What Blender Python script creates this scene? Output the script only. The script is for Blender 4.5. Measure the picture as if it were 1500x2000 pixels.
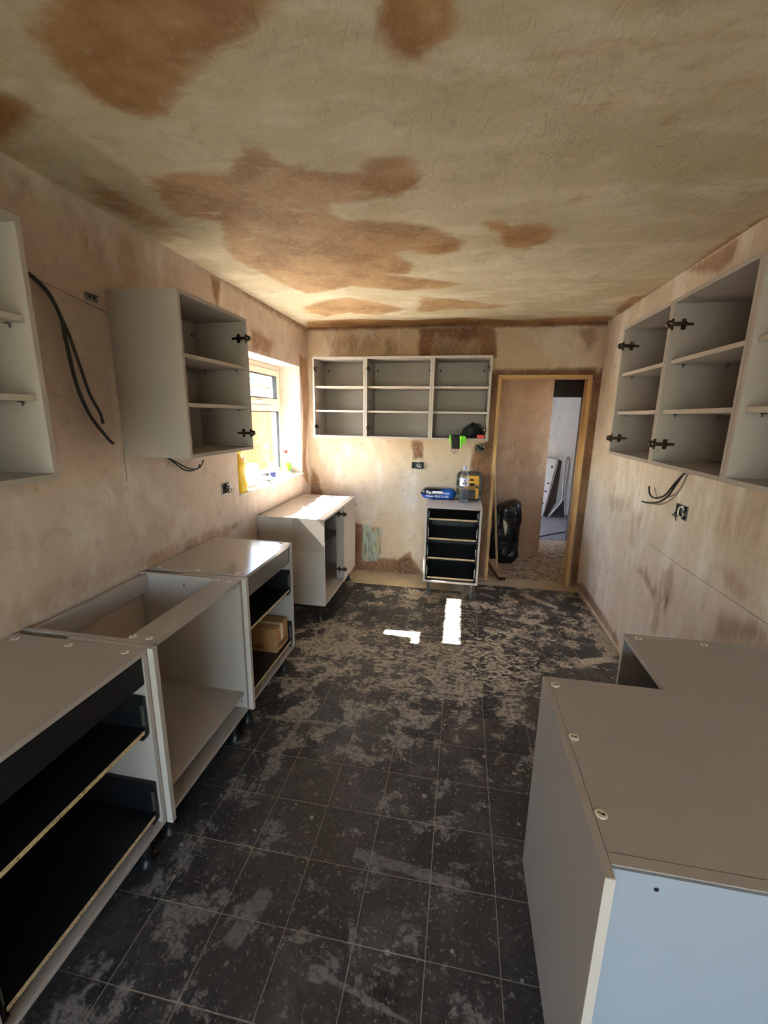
import bpy, math, random
import numpy as np
from mathutils import Vector, Matrix

for o in list(bpy.data.objects):
    bpy.data.objects.remove(o, do_unlink=True)
scene = bpy.context.scene
COL = scene.collection
random.seed(7)

# ------------------------------------------------------------------ camera
CAM_H = 1.6555
cam_data = bpy.data.cameras.new('camera')
cam_data.sensor_fit = 'VERTICAL'
cam_data.sensor_height = 24.0
cam_data.lens = 829.06 / 2000.0 * 24.0
cam_data.clip_start = 0.02
cam_data.clip_end = 300
camera = bpy.data.objects.new('camera', cam_data)
COL.objects.link(camera)
_F = Vector((-0.17060854, 0.96018953, -0.22119853))
_R = Vector((0.98389235, 0.17816966, 0.01453992))
_U = Vector((-0.05337194, 0.21515491, 0.9751204))
_m = Matrix((_R, _U, -_F)).transposed().to_4x4()
_m.translation = (0, 0, CAM_H)
camera.matrix_world = _m
scene.camera = camera

# ------------------------------------------------------------------ world, sun, exposure
scene.view_settings.view_transform = 'Standard'
scene.view_settings.look = 'None'
scene.view_settings.gamma = 1.0
scene.view_settings.use_curve_mapping = False
scene.view_settings.exposure = 1.68
SKY_STRENGTH = 0.95
SUN_STRENGTH = 58.0
SUN_DIR = Vector((1.0, 0.02, -1.06)).normalized()

world = bpy.data.worlds.new('sky')
scene.world = world
world.use_nodes = True
_nt = world.node_tree
_nt.nodes.clear()
_sky = _nt.nodes.new('ShaderNodeTexSky')
_sky.sky_type = 'NISHITA'
_sky.sun_disc = False
_sky.sun_elevation = math.radians(46)
_sky.sun_rotation = math.radians(270)
_sky.air_density = 1.0
_sky.dust_density = 0.8
_bg = _nt.nodes.new('ShaderNodeBackground')
_bg.inputs['Strength'].default_value = SKY_STRENGTH
_wo = _nt.nodes.new('ShaderNodeOutputWorld')
_nt.links.new(_sky.outputs[0], _bg.inputs['Color'])
_nt.links.new(_bg.outputs[0], _wo.inputs['Surface'])

sun_data = bpy.data.lights.new('sun', 'SUN')
sun_data.energy = SUN_STRENGTH
sun_data.angle = math.radians(0.55)
sun_data.color = (1.0, 0.95, 0.88)
sun = bpy.data.objects.new('sun', sun_data)
COL.objects.link(sun)
sun.rotation_euler = SUN_DIR.to_track_quat('-Z', 'Y').to_euler()
sun.location = (-6, 3, 8)

scene.cycles.max_bounces = 7
scene.cycles.diffuse_bounces = 5
scene.cycles.glossy_bounces = 3
scene.cycles.transmission_bounces = 4
scene.cycles.transparent_max_bounces = 7
scene.cycles.sample_clamp_indirect = 6.0
scene.cycles.caustics_reflective = False
scene.cycles.caustics_refractive = False
scene.cycles.use_adaptive_sampling = True
scene.cycles.adaptive_threshold = 0.085
scene.cycles.adaptive_min_samples = 16
scene.cycles.use_denoising = True

def portal(name, loc, direction, sx, sy):
    # sampling guide for the sky light coming through an opening (gives no light of its own)
    d = bpy.data.lights.new(name, 'AREA')
    d.shape = 'RECTANGLE'; d.size = sx; d.size_y = sy
    d.cycles.is_portal = True
    o = bpy.data.objects.new(name, d); COL.objects.link(o)
    o.location = loc
    o.rotation_euler = Vector(direction).to_track_quat('-Z', 'Z').to_euler()
    return o
portal('window_portal', (-1.87, 3.415, 1.59), (1, 0, 0), 1.26, 1.04)
portal('garden_portal', (-0.17, -3.15, 1.09), (0, 1, 0), 2.44, 2.14)

# ------------------------------------------------------------------ room dimensions
XL, XR, YB, YR, H = -1.56, 1.2126, 4.29, -3.00, 2.4927
WIN = (2.79, 4.04, 1.075, 2.10)        # window opening: y0, y1, z0, z1
DOOR = (0.306, 1.140, 0.0, 2.045)      # door opening: x0, x1, z0, z1
# stain outlines on the plaster (strength, edge softness, outline in metres on that surface)
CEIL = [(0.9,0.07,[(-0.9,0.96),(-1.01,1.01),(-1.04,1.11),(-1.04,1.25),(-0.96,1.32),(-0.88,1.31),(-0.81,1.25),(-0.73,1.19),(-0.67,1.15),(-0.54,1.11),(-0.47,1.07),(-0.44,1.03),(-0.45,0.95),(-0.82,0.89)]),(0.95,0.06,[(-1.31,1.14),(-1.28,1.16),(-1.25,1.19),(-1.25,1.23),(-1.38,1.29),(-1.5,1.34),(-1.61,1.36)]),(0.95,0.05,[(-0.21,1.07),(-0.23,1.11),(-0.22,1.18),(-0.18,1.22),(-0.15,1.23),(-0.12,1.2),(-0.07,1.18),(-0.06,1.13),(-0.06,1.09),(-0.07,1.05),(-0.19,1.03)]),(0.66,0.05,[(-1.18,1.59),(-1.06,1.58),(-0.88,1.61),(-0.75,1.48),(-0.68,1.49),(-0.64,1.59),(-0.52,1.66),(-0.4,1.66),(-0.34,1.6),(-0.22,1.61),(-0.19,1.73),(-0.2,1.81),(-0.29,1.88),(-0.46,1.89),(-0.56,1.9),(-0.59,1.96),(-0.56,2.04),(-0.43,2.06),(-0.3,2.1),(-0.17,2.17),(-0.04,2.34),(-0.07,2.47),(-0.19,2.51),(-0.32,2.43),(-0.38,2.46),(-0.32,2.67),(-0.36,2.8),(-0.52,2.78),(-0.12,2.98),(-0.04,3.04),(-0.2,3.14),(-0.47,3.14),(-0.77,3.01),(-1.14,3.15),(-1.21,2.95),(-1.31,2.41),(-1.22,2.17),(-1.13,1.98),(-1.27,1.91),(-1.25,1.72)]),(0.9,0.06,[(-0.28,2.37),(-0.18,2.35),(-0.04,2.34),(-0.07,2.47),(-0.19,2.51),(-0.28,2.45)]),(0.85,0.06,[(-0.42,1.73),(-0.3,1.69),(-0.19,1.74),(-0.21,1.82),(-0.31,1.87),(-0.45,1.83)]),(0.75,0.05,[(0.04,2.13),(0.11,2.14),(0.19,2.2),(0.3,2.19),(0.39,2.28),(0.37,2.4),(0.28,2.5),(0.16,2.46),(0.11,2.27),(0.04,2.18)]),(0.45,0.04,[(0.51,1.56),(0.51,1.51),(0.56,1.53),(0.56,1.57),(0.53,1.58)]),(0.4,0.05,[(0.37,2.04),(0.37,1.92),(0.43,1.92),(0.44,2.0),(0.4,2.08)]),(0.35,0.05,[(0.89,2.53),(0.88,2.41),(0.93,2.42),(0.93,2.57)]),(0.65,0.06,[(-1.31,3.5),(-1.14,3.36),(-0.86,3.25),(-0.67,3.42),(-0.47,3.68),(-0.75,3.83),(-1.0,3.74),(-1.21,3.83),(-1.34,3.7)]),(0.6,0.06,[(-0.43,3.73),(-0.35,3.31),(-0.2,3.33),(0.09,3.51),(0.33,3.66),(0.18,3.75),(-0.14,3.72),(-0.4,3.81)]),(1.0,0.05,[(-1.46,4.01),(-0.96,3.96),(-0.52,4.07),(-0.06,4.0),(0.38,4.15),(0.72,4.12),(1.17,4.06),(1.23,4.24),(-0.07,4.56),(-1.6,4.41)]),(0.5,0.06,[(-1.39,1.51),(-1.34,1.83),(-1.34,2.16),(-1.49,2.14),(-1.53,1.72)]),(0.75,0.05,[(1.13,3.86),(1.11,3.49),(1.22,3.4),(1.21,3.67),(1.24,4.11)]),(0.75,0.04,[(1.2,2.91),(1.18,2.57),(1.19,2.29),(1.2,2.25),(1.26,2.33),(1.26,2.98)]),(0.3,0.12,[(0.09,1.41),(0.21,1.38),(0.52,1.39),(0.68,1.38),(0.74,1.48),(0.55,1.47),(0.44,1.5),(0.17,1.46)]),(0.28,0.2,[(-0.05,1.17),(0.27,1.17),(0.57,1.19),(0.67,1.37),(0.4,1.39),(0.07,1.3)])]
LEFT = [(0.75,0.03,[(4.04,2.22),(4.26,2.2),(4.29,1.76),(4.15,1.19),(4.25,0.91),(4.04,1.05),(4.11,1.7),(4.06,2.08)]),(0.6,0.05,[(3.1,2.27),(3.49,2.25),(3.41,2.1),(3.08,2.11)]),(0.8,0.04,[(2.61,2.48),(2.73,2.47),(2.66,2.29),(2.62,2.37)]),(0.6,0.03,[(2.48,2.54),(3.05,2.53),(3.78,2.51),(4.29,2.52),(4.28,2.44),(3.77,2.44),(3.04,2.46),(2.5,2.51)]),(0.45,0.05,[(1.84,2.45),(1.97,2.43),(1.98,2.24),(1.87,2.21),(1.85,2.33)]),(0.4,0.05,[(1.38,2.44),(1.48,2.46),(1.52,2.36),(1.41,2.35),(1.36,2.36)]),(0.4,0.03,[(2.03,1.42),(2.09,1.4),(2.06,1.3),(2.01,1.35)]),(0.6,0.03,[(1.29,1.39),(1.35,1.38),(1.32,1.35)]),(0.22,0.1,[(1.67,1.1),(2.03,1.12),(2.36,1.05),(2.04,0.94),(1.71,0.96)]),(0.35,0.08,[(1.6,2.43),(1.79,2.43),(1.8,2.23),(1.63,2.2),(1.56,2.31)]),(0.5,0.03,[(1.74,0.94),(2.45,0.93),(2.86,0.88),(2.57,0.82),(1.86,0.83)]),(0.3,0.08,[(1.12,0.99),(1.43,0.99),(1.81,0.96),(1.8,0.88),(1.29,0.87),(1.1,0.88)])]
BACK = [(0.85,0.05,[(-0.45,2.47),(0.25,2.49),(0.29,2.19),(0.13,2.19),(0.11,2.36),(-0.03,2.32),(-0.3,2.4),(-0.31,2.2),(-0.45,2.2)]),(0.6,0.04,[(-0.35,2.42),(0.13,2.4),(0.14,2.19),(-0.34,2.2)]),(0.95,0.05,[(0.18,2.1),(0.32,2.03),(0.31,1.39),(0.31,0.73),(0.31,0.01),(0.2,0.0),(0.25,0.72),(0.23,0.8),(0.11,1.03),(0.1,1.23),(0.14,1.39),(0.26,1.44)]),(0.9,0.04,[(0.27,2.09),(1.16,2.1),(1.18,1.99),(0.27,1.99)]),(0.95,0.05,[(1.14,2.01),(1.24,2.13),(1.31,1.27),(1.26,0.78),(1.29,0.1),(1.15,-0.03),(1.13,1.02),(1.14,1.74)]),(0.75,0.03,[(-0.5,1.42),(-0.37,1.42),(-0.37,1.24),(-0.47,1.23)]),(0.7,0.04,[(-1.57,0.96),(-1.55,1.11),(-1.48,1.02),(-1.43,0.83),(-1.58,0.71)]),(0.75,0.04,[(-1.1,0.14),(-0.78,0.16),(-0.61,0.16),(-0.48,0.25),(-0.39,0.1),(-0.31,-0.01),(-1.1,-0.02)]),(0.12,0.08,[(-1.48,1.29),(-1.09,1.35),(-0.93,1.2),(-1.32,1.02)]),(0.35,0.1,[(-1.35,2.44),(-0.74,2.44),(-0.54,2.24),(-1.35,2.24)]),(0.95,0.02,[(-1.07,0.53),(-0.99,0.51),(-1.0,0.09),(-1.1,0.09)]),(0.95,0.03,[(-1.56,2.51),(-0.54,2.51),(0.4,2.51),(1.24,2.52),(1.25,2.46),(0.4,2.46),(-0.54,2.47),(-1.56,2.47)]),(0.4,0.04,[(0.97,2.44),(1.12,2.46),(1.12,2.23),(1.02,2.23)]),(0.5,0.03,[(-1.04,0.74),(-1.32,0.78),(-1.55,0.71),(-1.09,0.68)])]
OLDP = [(1,0.03,[(-0.99,0.51),(-0.78,0.49),(-0.79,0.23),(-0.83,0.12),(-1.0,0.1)])]
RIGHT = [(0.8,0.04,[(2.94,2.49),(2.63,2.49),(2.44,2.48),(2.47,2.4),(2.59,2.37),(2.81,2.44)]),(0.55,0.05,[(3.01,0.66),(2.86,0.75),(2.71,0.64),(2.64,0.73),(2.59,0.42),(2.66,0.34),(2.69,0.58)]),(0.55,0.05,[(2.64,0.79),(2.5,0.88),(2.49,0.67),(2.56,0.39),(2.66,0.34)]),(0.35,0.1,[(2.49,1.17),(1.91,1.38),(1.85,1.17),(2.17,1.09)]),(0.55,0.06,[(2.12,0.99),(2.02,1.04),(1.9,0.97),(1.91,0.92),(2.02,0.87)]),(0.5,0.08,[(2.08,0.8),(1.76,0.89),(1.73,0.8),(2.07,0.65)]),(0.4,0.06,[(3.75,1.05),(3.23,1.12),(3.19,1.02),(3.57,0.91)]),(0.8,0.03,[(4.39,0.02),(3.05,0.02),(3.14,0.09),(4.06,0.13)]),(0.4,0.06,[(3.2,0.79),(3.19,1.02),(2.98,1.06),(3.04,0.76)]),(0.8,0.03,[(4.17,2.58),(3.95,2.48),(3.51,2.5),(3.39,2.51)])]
FLOOR = [(1,0.1,[(-1.23,2.76),(-1.04,3.19),(-0.86,3.55),(-0.56,3.5),(-0.69,2.84),(-0.76,2.3),(-0.88,1.94),(-1.01,1.96)]),(1,0.12,[(-1.08,4.25),(-0.31,4.34),(0.28,4.17),(1.13,4.22),(1.15,3.92),(0.53,3.74),(0.27,3.91),(-0.31,3.73),(-0.92,3.78)]),(0.62,0.3,[(-0.76,3.16),(-0.01,3.51),(0.31,3.04),(0.53,2.57),(0.37,2.19),(-0.06,2.06),(-0.49,2.02),(-0.76,2.1)]),(0.35,0.4,[(-0.85,1.87),(-0.2,2.08),(0.48,2.02),(0.4,1.56),(-0.33,1.37),(-0.85,1.42)]),(0.3,0.15,[(-0.34,1.31),(-0.27,1.3),(-0.19,1.07),(-0.07,0.95),(-0.24,0.99)]),(0.45,0.12,[(-0.98,1.08),(-0.82,1.13),(-0.72,0.9),(-0.89,0.69),(-1.01,0.67)]),(0.5,0.06,[(-0.25,1.12),(-0.13,1.13),(-0.12,1.01),(-0.2,0.99)]),(0.35,0.25,[(-0.99,2.77),(1.24,3.24),(1.54,4.19),(-0.82,3.8)])]
# ------------------------------------------------------------------ materials
def lin(r, g, b):
    f = lambda c: (c / 255 / 12.92) if c / 255 <= 0.04045 else ((c / 255 + 0.055) / 1.055) ** 2.4
    return (f(r), f(g), f(b), 1.0)

class NT:
    def __init__(self, name):
        self.m = bpy.data.materials.new(name); self.m.use_nodes = True
        self.t = self.m.node_tree; self.t.nodes.clear()
        self.out = self.n('ShaderNodeOutputMaterial')
        self.b = self.n('ShaderNodeBsdfPrincipled')
        self.l(self.b.outputs[0], self.out.inputs['Surface'])
    def n(self, typ, **kw):
        nd = self.t.nodes.new(typ)
        for k, v in kw.items(): setattr(nd, k, v)
        return nd
    def l(self, a, b): self.t.links.new(a, b)
    def put(self, sock, v):
        if hasattr(v, 'is_output') or isinstance(v, bpy.types.NodeSocket): self.l(v, sock)
        else: sock.default_value = v
    def math(self, op, a, b=0.0, clamp=False):
        nd = self.n('ShaderNodeMath', operation=op, use_clamp=clamp)
        self.put(nd.inputs[0], a); self.put(nd.inputs[1], b)
        return nd.outputs[0]
    def step(self, v, lo, hi):
        nd = self.n('ShaderNodeMapRange', interpolation_type='SMOOTHSTEP')
        self.put(nd.inputs['Value'], v); self.put(nd.inputs['From Min'], lo); self.put(nd.inputs['From Max'], hi)
        return nd.outputs[0]
    def mix(self, f, a, b):
        nd = self.n('ShaderNodeMix', data_type='RGBA')
        self.put(nd.inputs[0], f); self.put(nd.inputs[6], a); self.put(nd.inputs[7], b)
        return nd.outputs[2]
    def pos(self): return self.n('ShaderNodeNewGeometry').outputs['Position']
    def obj(self): return self.n('ShaderNodeTexCoord').outputs['Object']
    def mapv(self, v, scale=(1, 1, 1), loc=(0, 0, 0), rot=(0, 0, 0)):
        nd = self.n('ShaderNodeMapping')
        self.l(v, nd.inputs['Vector']); nd.inputs['Scale'].default_value = scale
        nd.inputs['Location'].default_value = loc; nd.inputs['Rotation'].default_value = rot
        return nd.outputs[0]
    def noise(self, v, scale, detail=4, rough=0.55, dist=0.0):
        nd = self.n('ShaderNodeTexNoise')
        self.l(v, nd.inputs['Vector']); nd.inputs['Scale'].default_value = scale
        nd.inputs['Detail'].default_value = min(detail, 5); nd.inputs['Roughness'].default_value = rough
        nd.inputs['Distortion'].default_value = dist
        return nd.outputs[0]
    def attr(self, name): return self.n('ShaderNodeAttribute', attribute_name=name).outputs['Fac']
    def bump(self, h, strength=0.3, dist=0.01):
        nd = self.n('ShaderNodeBump'); self.l(h, nd.inputs['Height'])
        nd.inputs['Strength'].default_value = strength; nd.inputs['Distance'].default_value = dist
        self.l(nd.outputs[0], self.b.inputs['Normal'])
    def set(self, **kw):
        for k, v in kw.items(): self.put(self.b.inputs[k.replace('_', ' ')], v)

def simple(name, rgb, rough=0.5, metal=0.0, var=0.06, scale=30, spec=0.5, stretch=(1, 1, 1), bump=0.0):
    t = NT(name)
    c = lin(*rgb)
    n = t.noise(t.mapv(t.obj(), stretch), scale, 4)
    d = tuple(x * (1 - var * 2) for x in c[:3]) + (1,)
    e = tuple(min(1, x * (1 + var * 2)) for x in c[:3]) + (1,)
    t.set(Base_Color=t.mix(n, d, e), Roughness=rough, Metallic=metal)
    t.b.inputs['Specular IOR Level'].default_value = spec
    if bump: t.bump(n, bump, 0.02 if bump > 0.5 else 0.002)
    return t.m

def plaster(name, dry_a, dry_b, dry_c, damp_a, damp_b, streak, bump=0.25, old=False, ridges=0.0, soft=0.5):
    t = NT(name)
    p = t.pos()
    cloud = t.noise(p, 1.3, 4, 0.55, 0.5)
    cloud2 = t.noise(t.mapv(p, streak), 2.4, 8, 0.64, 0.4)
    mott = t.noise(p, 9, 9, 0.7, 0.3)
    fine = t.noise(p, 34, 8, 0.7)
    dry = t.mix(t.step(cloud, 0.36, 0.64), lin(*dry_a), lin(*dry_b))
    dry = t.mix(t.math('MULTIPLY', t.step(cloud2, 0.45, 0.66), 0.8), dry, lin(*dry_c))
    dry = t.mix(t.math('MULTIPLY', t.step(mott, 0.5, 0.68), 0.38), dry, lin(*[int(x * 0.84) for x in dry_b]))
    dry = t.mix(t.math('MULTIPLY', t.step(fine, 0.45, 0.75), 0.25), dry, lin(*[int(x * 0.88) for x in dry_a]))
    a = t.attr('damp')
    edge = t.noise(t.mapv(p, streak), 7, 9, 0.68, 0.6)
    wob = t.math('MULTIPLY', t.math('SUBTRACT', edge, 0.5), 2.0)
    body = t.math('ADD', a, t.math('MULTIPLY', wob, t.step(a, 0.0, 0.15)))
    k = t.math('MULTIPLY', t.step(body, 0.08, 0.08 + soft), t.math('ADD', 0.08, t.math('MULTIPLY', a, 1.05)), clamp=True)
    fk = t.math('MULTIPLY', k, t.math('SUBTRACT', 1.15, t.math('MULTIPLY', t.step(fine, 0.46, 0.70), 0.40)), clamp=True)
    dampc = t.mix(t.step(t.noise(p, 4, 6), 0.38, 0.65), lin(*damp_a), lin(*damp_b))
    col = t.mix(fk, dry, dampc)
    if old:
        oa = t.attr('oldpaint')
        paint = t.mix(t.step(t.noise(t.mapv(p, (30, 1, 5)), 1.4, 5), 0.45, 0.6), lin(172, 184, 172), lin(118, 128, 116))
        paint = t.mix(t.step(t.noise(t.mapv(p, (22, 1, 3)), 2.0, 6), 0.52, 0.6), paint, lin(190, 160, 112))
        col = t.mix(t.math('MULTIPLY', t.step(t.math('ADD', oa, wob), 0.3, 0.7), 0.9), col, paint)
    t.set(Base_Color=col, Roughness=t.math('SUBTRACT', 0.88, t.math('MULTIPLY', k, 0.3)))
    t.b.inputs['Specular IOR Level'].default_value = 0.25
    h = t.math('MULTIPLY', cloud2, 0.9)
    if ridges:
        r = t.noise(t.mapv(p, (7, 3, 5), rot=(0, 0, 0.5)), 2.4, 7, 0.65, 1.4)
        h = t.math('ADD', h, t.math('MULTIPLY', t.step(r, 0.52, 0.60), ridges))
    t.bump(h, bump, 0.012)
    return t.m

M = {}
M['ceiling'] = plaster('ceiling_plaster', (208, 195, 168), (196, 181, 150), (222, 210, 188), (180, 140, 96), (150, 108, 66), (1.0, 2.2, 1), 0.26, ridges=0.6, soft=0.45)
M['wall_left'] = plaster('wall_plaster_left', (212, 192, 178), (202, 182, 167), (226, 212, 202), (176, 138, 104), (146, 108, 78), (1, 1.6, 0.8), 0.3)
M['wall_back'] = plaster('wall_plaster_back', (207, 187, 160), (199, 175, 150), (219, 207, 193), (140, 102, 73), (109, 78, 55), (1.6, 1, 0.8), 0.3, old=True, soft=0.4)
M['wall_right'] = plaster('wall_plaster_right', (212, 193, 172), (199, 180, 157), (224, 213, 199), (168, 137, 109), (144, 113, 88), (1, 2.2, 0.45), 0.3)
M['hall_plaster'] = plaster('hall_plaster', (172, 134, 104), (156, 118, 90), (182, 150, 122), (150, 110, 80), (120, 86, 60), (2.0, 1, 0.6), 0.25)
M['white_plaster'] = plaster('white_plaster', (222, 222, 220), (206, 208, 208), (232, 230, 224), (190, 180, 165), (170, 160, 150), (3.0, 1, 0.5), 0.5)
M['unlit_wall'] = simple('unlit_hall_end', (40, 28, 20), 0.8)  # shade put into the colour: the unlit hall end wall, painted dark brown

def tile_material():
    t = NT('floor_tile')
    p = t.pos()
    sep = t.n('ShaderNodeSeparateXYZ'); t.l(p, sep.inputs[0])
    X, Y = sep.outputs[0], sep.outputs[1]
    def ell(cx, cy, rx, ry, amp):
        dx = t.math('DIVIDE', t.math('SUBTRACT', X, cx), rx)
        dy = t.math('DIVIDE', t.math('SUBTRACT', Y, cy), ry)
        r = t.math('SQRT', t.math('ADD', t.math('MULTIPLY', dx, dx), t.math('MULTIPLY', dy, dy)))
        return t.math('MULTIPLY', t.step(r, 1.0, 0.1), amp)
    dens = 0.0
    for e in [(-0.15, 2.65, 1.1, 0.95, 0.46), (-0.90, 2.75, 0.38, 0.8, 0.60), (-0.2, 3.75, 1.1, 0.5, 0.45), (0.5, 2.6, 0.9, 1.0, 0.20),
              (-0.45, 1.95, 0.6, 0.5, 0.25), (-0.78, 0.95, 0.34, 0.55, 0.26), (-0.2, 1.05, 0.13, 0.26, 0.42), (0.8, 3.5, 0.8, 0.9, 0.30),
              (-0.95, 0.62, 0.5, 0.25, 0.25), (-0.80, 1.75, 0.14, 0.7, 0.30), (0.05, 1.55, 0.3, 0.35, 0.2), (1.15, 3.2, 0.12, 1.0, 0.5), (0.05, 0.85, 0.3, 0.3, 0.15)]:
        v = ell(*e); dens = v if isinstance(dens, float) else t.math('ADD', dens, v)
    # old adhesive strips: soft-edged oblongs
    warp = t.math('MULTIPLY', t.math('SUBTRACT', t.noise(p, 16, 6, 0.65), 0.5), 0.03)
    strip = 0.0
    for cx, cy, hl, hw, ang, amp in [(-0.135, 1.258, 0.19, 0.020, -0.10, 0.7), (-0.345, 0.90, 0.03, 0.022, 0.0, 0.75), (-0.19, 0.872, 0.15, 0.007, -0.2, 0.7),
                                     (1.01, 2.90, 0.12, 0.035, 0.35, 1.0), (0.79, 2.785, 0.04, 0.016, -0.1, 1.0), (-0.97, 2.14, 0.05, 0.018, 1.0, 1.0),
                                     (-0.81, 1.77, 0.24, 0.014, 1.48, 0.6), (-0.8, 1.93, 0.2, 0.014, 0.03, 0.6), (0.78, 3.87, 0.19, 0.03, -0.75, 0.9), (-0.62, 1.0, 0.09, 0.03, 1.3, 0.6)]:
        ca, sa = math.cos(ang), math.sin(ang)
        dx = t.math('SUBTRACT', X, cx); dy = t.math('SUBTRACT', Y, cy)
        u = t.math('ABSOLUTE', t.math('ADD', t.math('MULTIPLY', dx, ca), t.math('MULTIPLY', dy, sa)))
        v = t.math('ABSOLUTE', t.math('SUBTRACT', t.math('MULTIPLY', dy, ca), t.math('MULTIPLY', dx, sa)))
        d = t.math('MAXIMUM', t.math('SUBTRACT', u, hl), t.math('SUBTRACT', v, hw))
        m_ = t.math('MULTIPLY', t.step(t.math('ADD', d, warp), 0.004, -0.004), amp)
        strip = m_ if isinstance(strip, float) else t.math('MAXIMUM', strip, m_)
    a = t.noise(t.mapv(p, (1, 1, 1)), 6.5, 12, 0.74, 0.3)
    b = t.noise(t.mapv(p, (0.7, 1.5, 1)), 11, 8, 0.64, 2.2)
    wavy = ell(-0.05, 2.85, 1.3, 1.3, 0.7)
    n = t.math('ADD', t.math('MULTIPLY', a, t.math('SUBTRACT', 1.0, wavy)), t.math('MULTIPLY', b, wavy))
    th = t.math('SUBTRACT', 0.545, t.math('MULTIPLY', dens, 0.21))
    dust = t.step(n, th, t.math('ADD', th, 0.075))
    grain = t.noise(p, 110, 4, 0.7)
    film = t.math('MULTIPLY', t.step(t.noise(p, 4.0, 10, 0.75, 0.6), t.math('SUBTRACT', 0.46, t.math('MULTIPLY', dens, 0.2)), 0.75), 0.15)
    flake = t.step(t.noise(t.mapv(p, (1, 1.3, 1)), 38, 8, 0.7, 0.8), 0.40, 0.54)
    dust = t.math('MULTIPLY', dust, t.math('ADD', 0.22, t.math('MULTIPLY', flake, 0.70)))
    dust = t.math('MULTIPLY', dust, t.math('ADD', 0.6, t.math('MULTIPLY', t.step(grain, 0.28, 0.62), 0.4)))
    thick = t.math('ADD', 0.55, t.math('MULTIPLY', t.step(t.math('ADD', Y, t.math('MULTIPLY', warp, 20.0)), 1.2, 2.5), 0.45))
    dust = t.math('MULTIPLY', dust, thick)
    sp = t.n('ShaderNodeTexVoronoi'); t.l(t.mapv(p, (1, 1, 0)), sp.inputs['Vector']); sp.inputs['Scale'].default_value = 15
    rnd = t.n('ShaderNodeSeparateColor'); t.l(sp.outputs['Color'], rnd.inputs[0])
    lim = t.math('MULTIPLY', rnd.outputs[1], 0.17)
    spot = t.step(t.math('ADD', sp.outputs['Distance'], t.math('MULTIPLY', warp, 7.0)), t.math('ADD', lim, 0.03), lim)
    spot = t.math('MULTIPLY', spot, t.step(rnd.outputs[0], 0.76, 0.78))
    fleck = t.math('MULTIPLY', t.step(t.noise(p, 55, 5, 0.62, 0.4), 0.585, 0.66), 0.42)
    cover = t.math('MAXIMUM', t.math('MAXIMUM', t.math('MAXIMUM', dust, fleck), film), t.math('MAXIMUM', t.math('MULTIPLY', spot, 0.75), t.math('MULTIPLY', t.math('MULTIPLY', strip, thick), t.math('ADD', 0.45, t.math('MULTIPLY', flake, 0.55)))))
    info = t.n('ShaderNodeObjectInfo')
    base = t.mix(info.outputs['Random'], lin(38, 38, 41), lin(52, 51, 53))
    base = t.mix(t.step(grain, 0.42, 0.8), base, lin(74, 72, 72))
    dc = t.mix(t.step(t.math('ADD', Y, t.noise(p, 4, 4)), 1.6, 3.0), lin(178, 172, 166), lin(204, 190, 168))
    t.set(Base_Color=t.mix(cover, base, dc), Roughness=t.math('ADD', 0.38, t.math('MULTIPLY', cover, 0.4)))
    wv = t.n('ShaderNodeTexWave'); t.l(t.mapv(p, (1, 1, 1)), wv.inputs['Vector']); wv.inputs['Scale'].default_value = 38; wv.inputs['Distortion'].default_value = 1.0
    h = t.math('ADD', t.math('MULTIPLY', a, 1.6), t.math('MULTIPLY', wv.outputs['Fac'], 0.3))
    t.bump(h, 0.35, 0.003)
    return t.m
M['tile'] = tile_material()

def screed_material(name, a, b, dark, thr):
    t = NT(name); p = t.pos()
    base = t.mix(t.noise(p, 6, 8, 0.65), lin(*a), lin(*b))
    spots = t.step(t.noise(t.mapv(p, (1, 1.5, 1)), 14, 8, 0.66, 1.6), thr, thr + 0.08)
    t.set(Base_Color=t.mix(t.math('MULTIPLY', spots, 0.85), base, lin(*dark)), Roughness=0.85)
    t.bump(t.noise(p, 30, 8, 0.7), 0.5, 0.008)
    return t.m
M['screed'] = screed_material('bare_screed', (206, 190, 158), (180, 162, 134), (70, 66, 62), 0.60)
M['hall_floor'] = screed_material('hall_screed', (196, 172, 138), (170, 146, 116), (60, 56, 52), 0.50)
M['grey_floor'] = screed_material('grey_floor', (120, 120, 126), (98, 98, 106), (70, 70, 76), 0.58)
M['grout'] = screed_material('floor_grout', (172, 158, 140), (150, 138, 122), (110, 102, 92), 0.6)

def carcass_material(name, rgb, rough):
    t = NT(name); o = t.obj()
    c = lin(*rgb)
    fine = t.noise(o, 420, 2, 0.5)
    smudge = t.noise(o, 3.0, 5, 0.6)
    col = t.mix(fine, tuple(x * 0.93 for x in c[:3]) + (1,), tuple(min(1, x * 1.05) for x in c[:3]) + (1,))
    col = t.mix(t.math('MULTIPLY', t.step(smudge, 0.5, 0.75), 0.25), col, tuple(x * 0.9 for x in c[:3]) + (1,))
    t.set(Base_Color=col, Roughness=t.math('ADD', rough, t.math('MULTIPLY', smudge, 0.12)))
    return t.m
M['carcass'] = carcass_material('carcass_board', (178, 169, 162), 0.42)
M['edge'] = carcass_material('carcass_edge', (192, 183, 174), 0.45)
M['film'] = carcass_material('film_covered_board', (186, 176, 166), 0.10)
M['white_back'] = carcass_material('white_back_board', (150, 160, 173), 0.35)
M['black'] = simple('black_drawer_metal', (22, 22, 25), 0.42, 0.0, 0.1)
M['black_front'] = simple('black_drawer_front', (58, 58, 58), 0.38, 0.0, 0.12, 8)
M['black_plastic'] = simple('black_plastic', (24, 24, 25), 0.45)
M['grey_plastic'] = simple('grey_plastic', (96, 96, 94), 0.4)
M['bristle'] = simple('dark_bristles', (48, 38, 30), 0.9, 0, 0.3, 200)
M['zinc'] = simple('zinc_metal', (170, 166, 158), 0.28, 0.9, 0.06)
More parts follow.
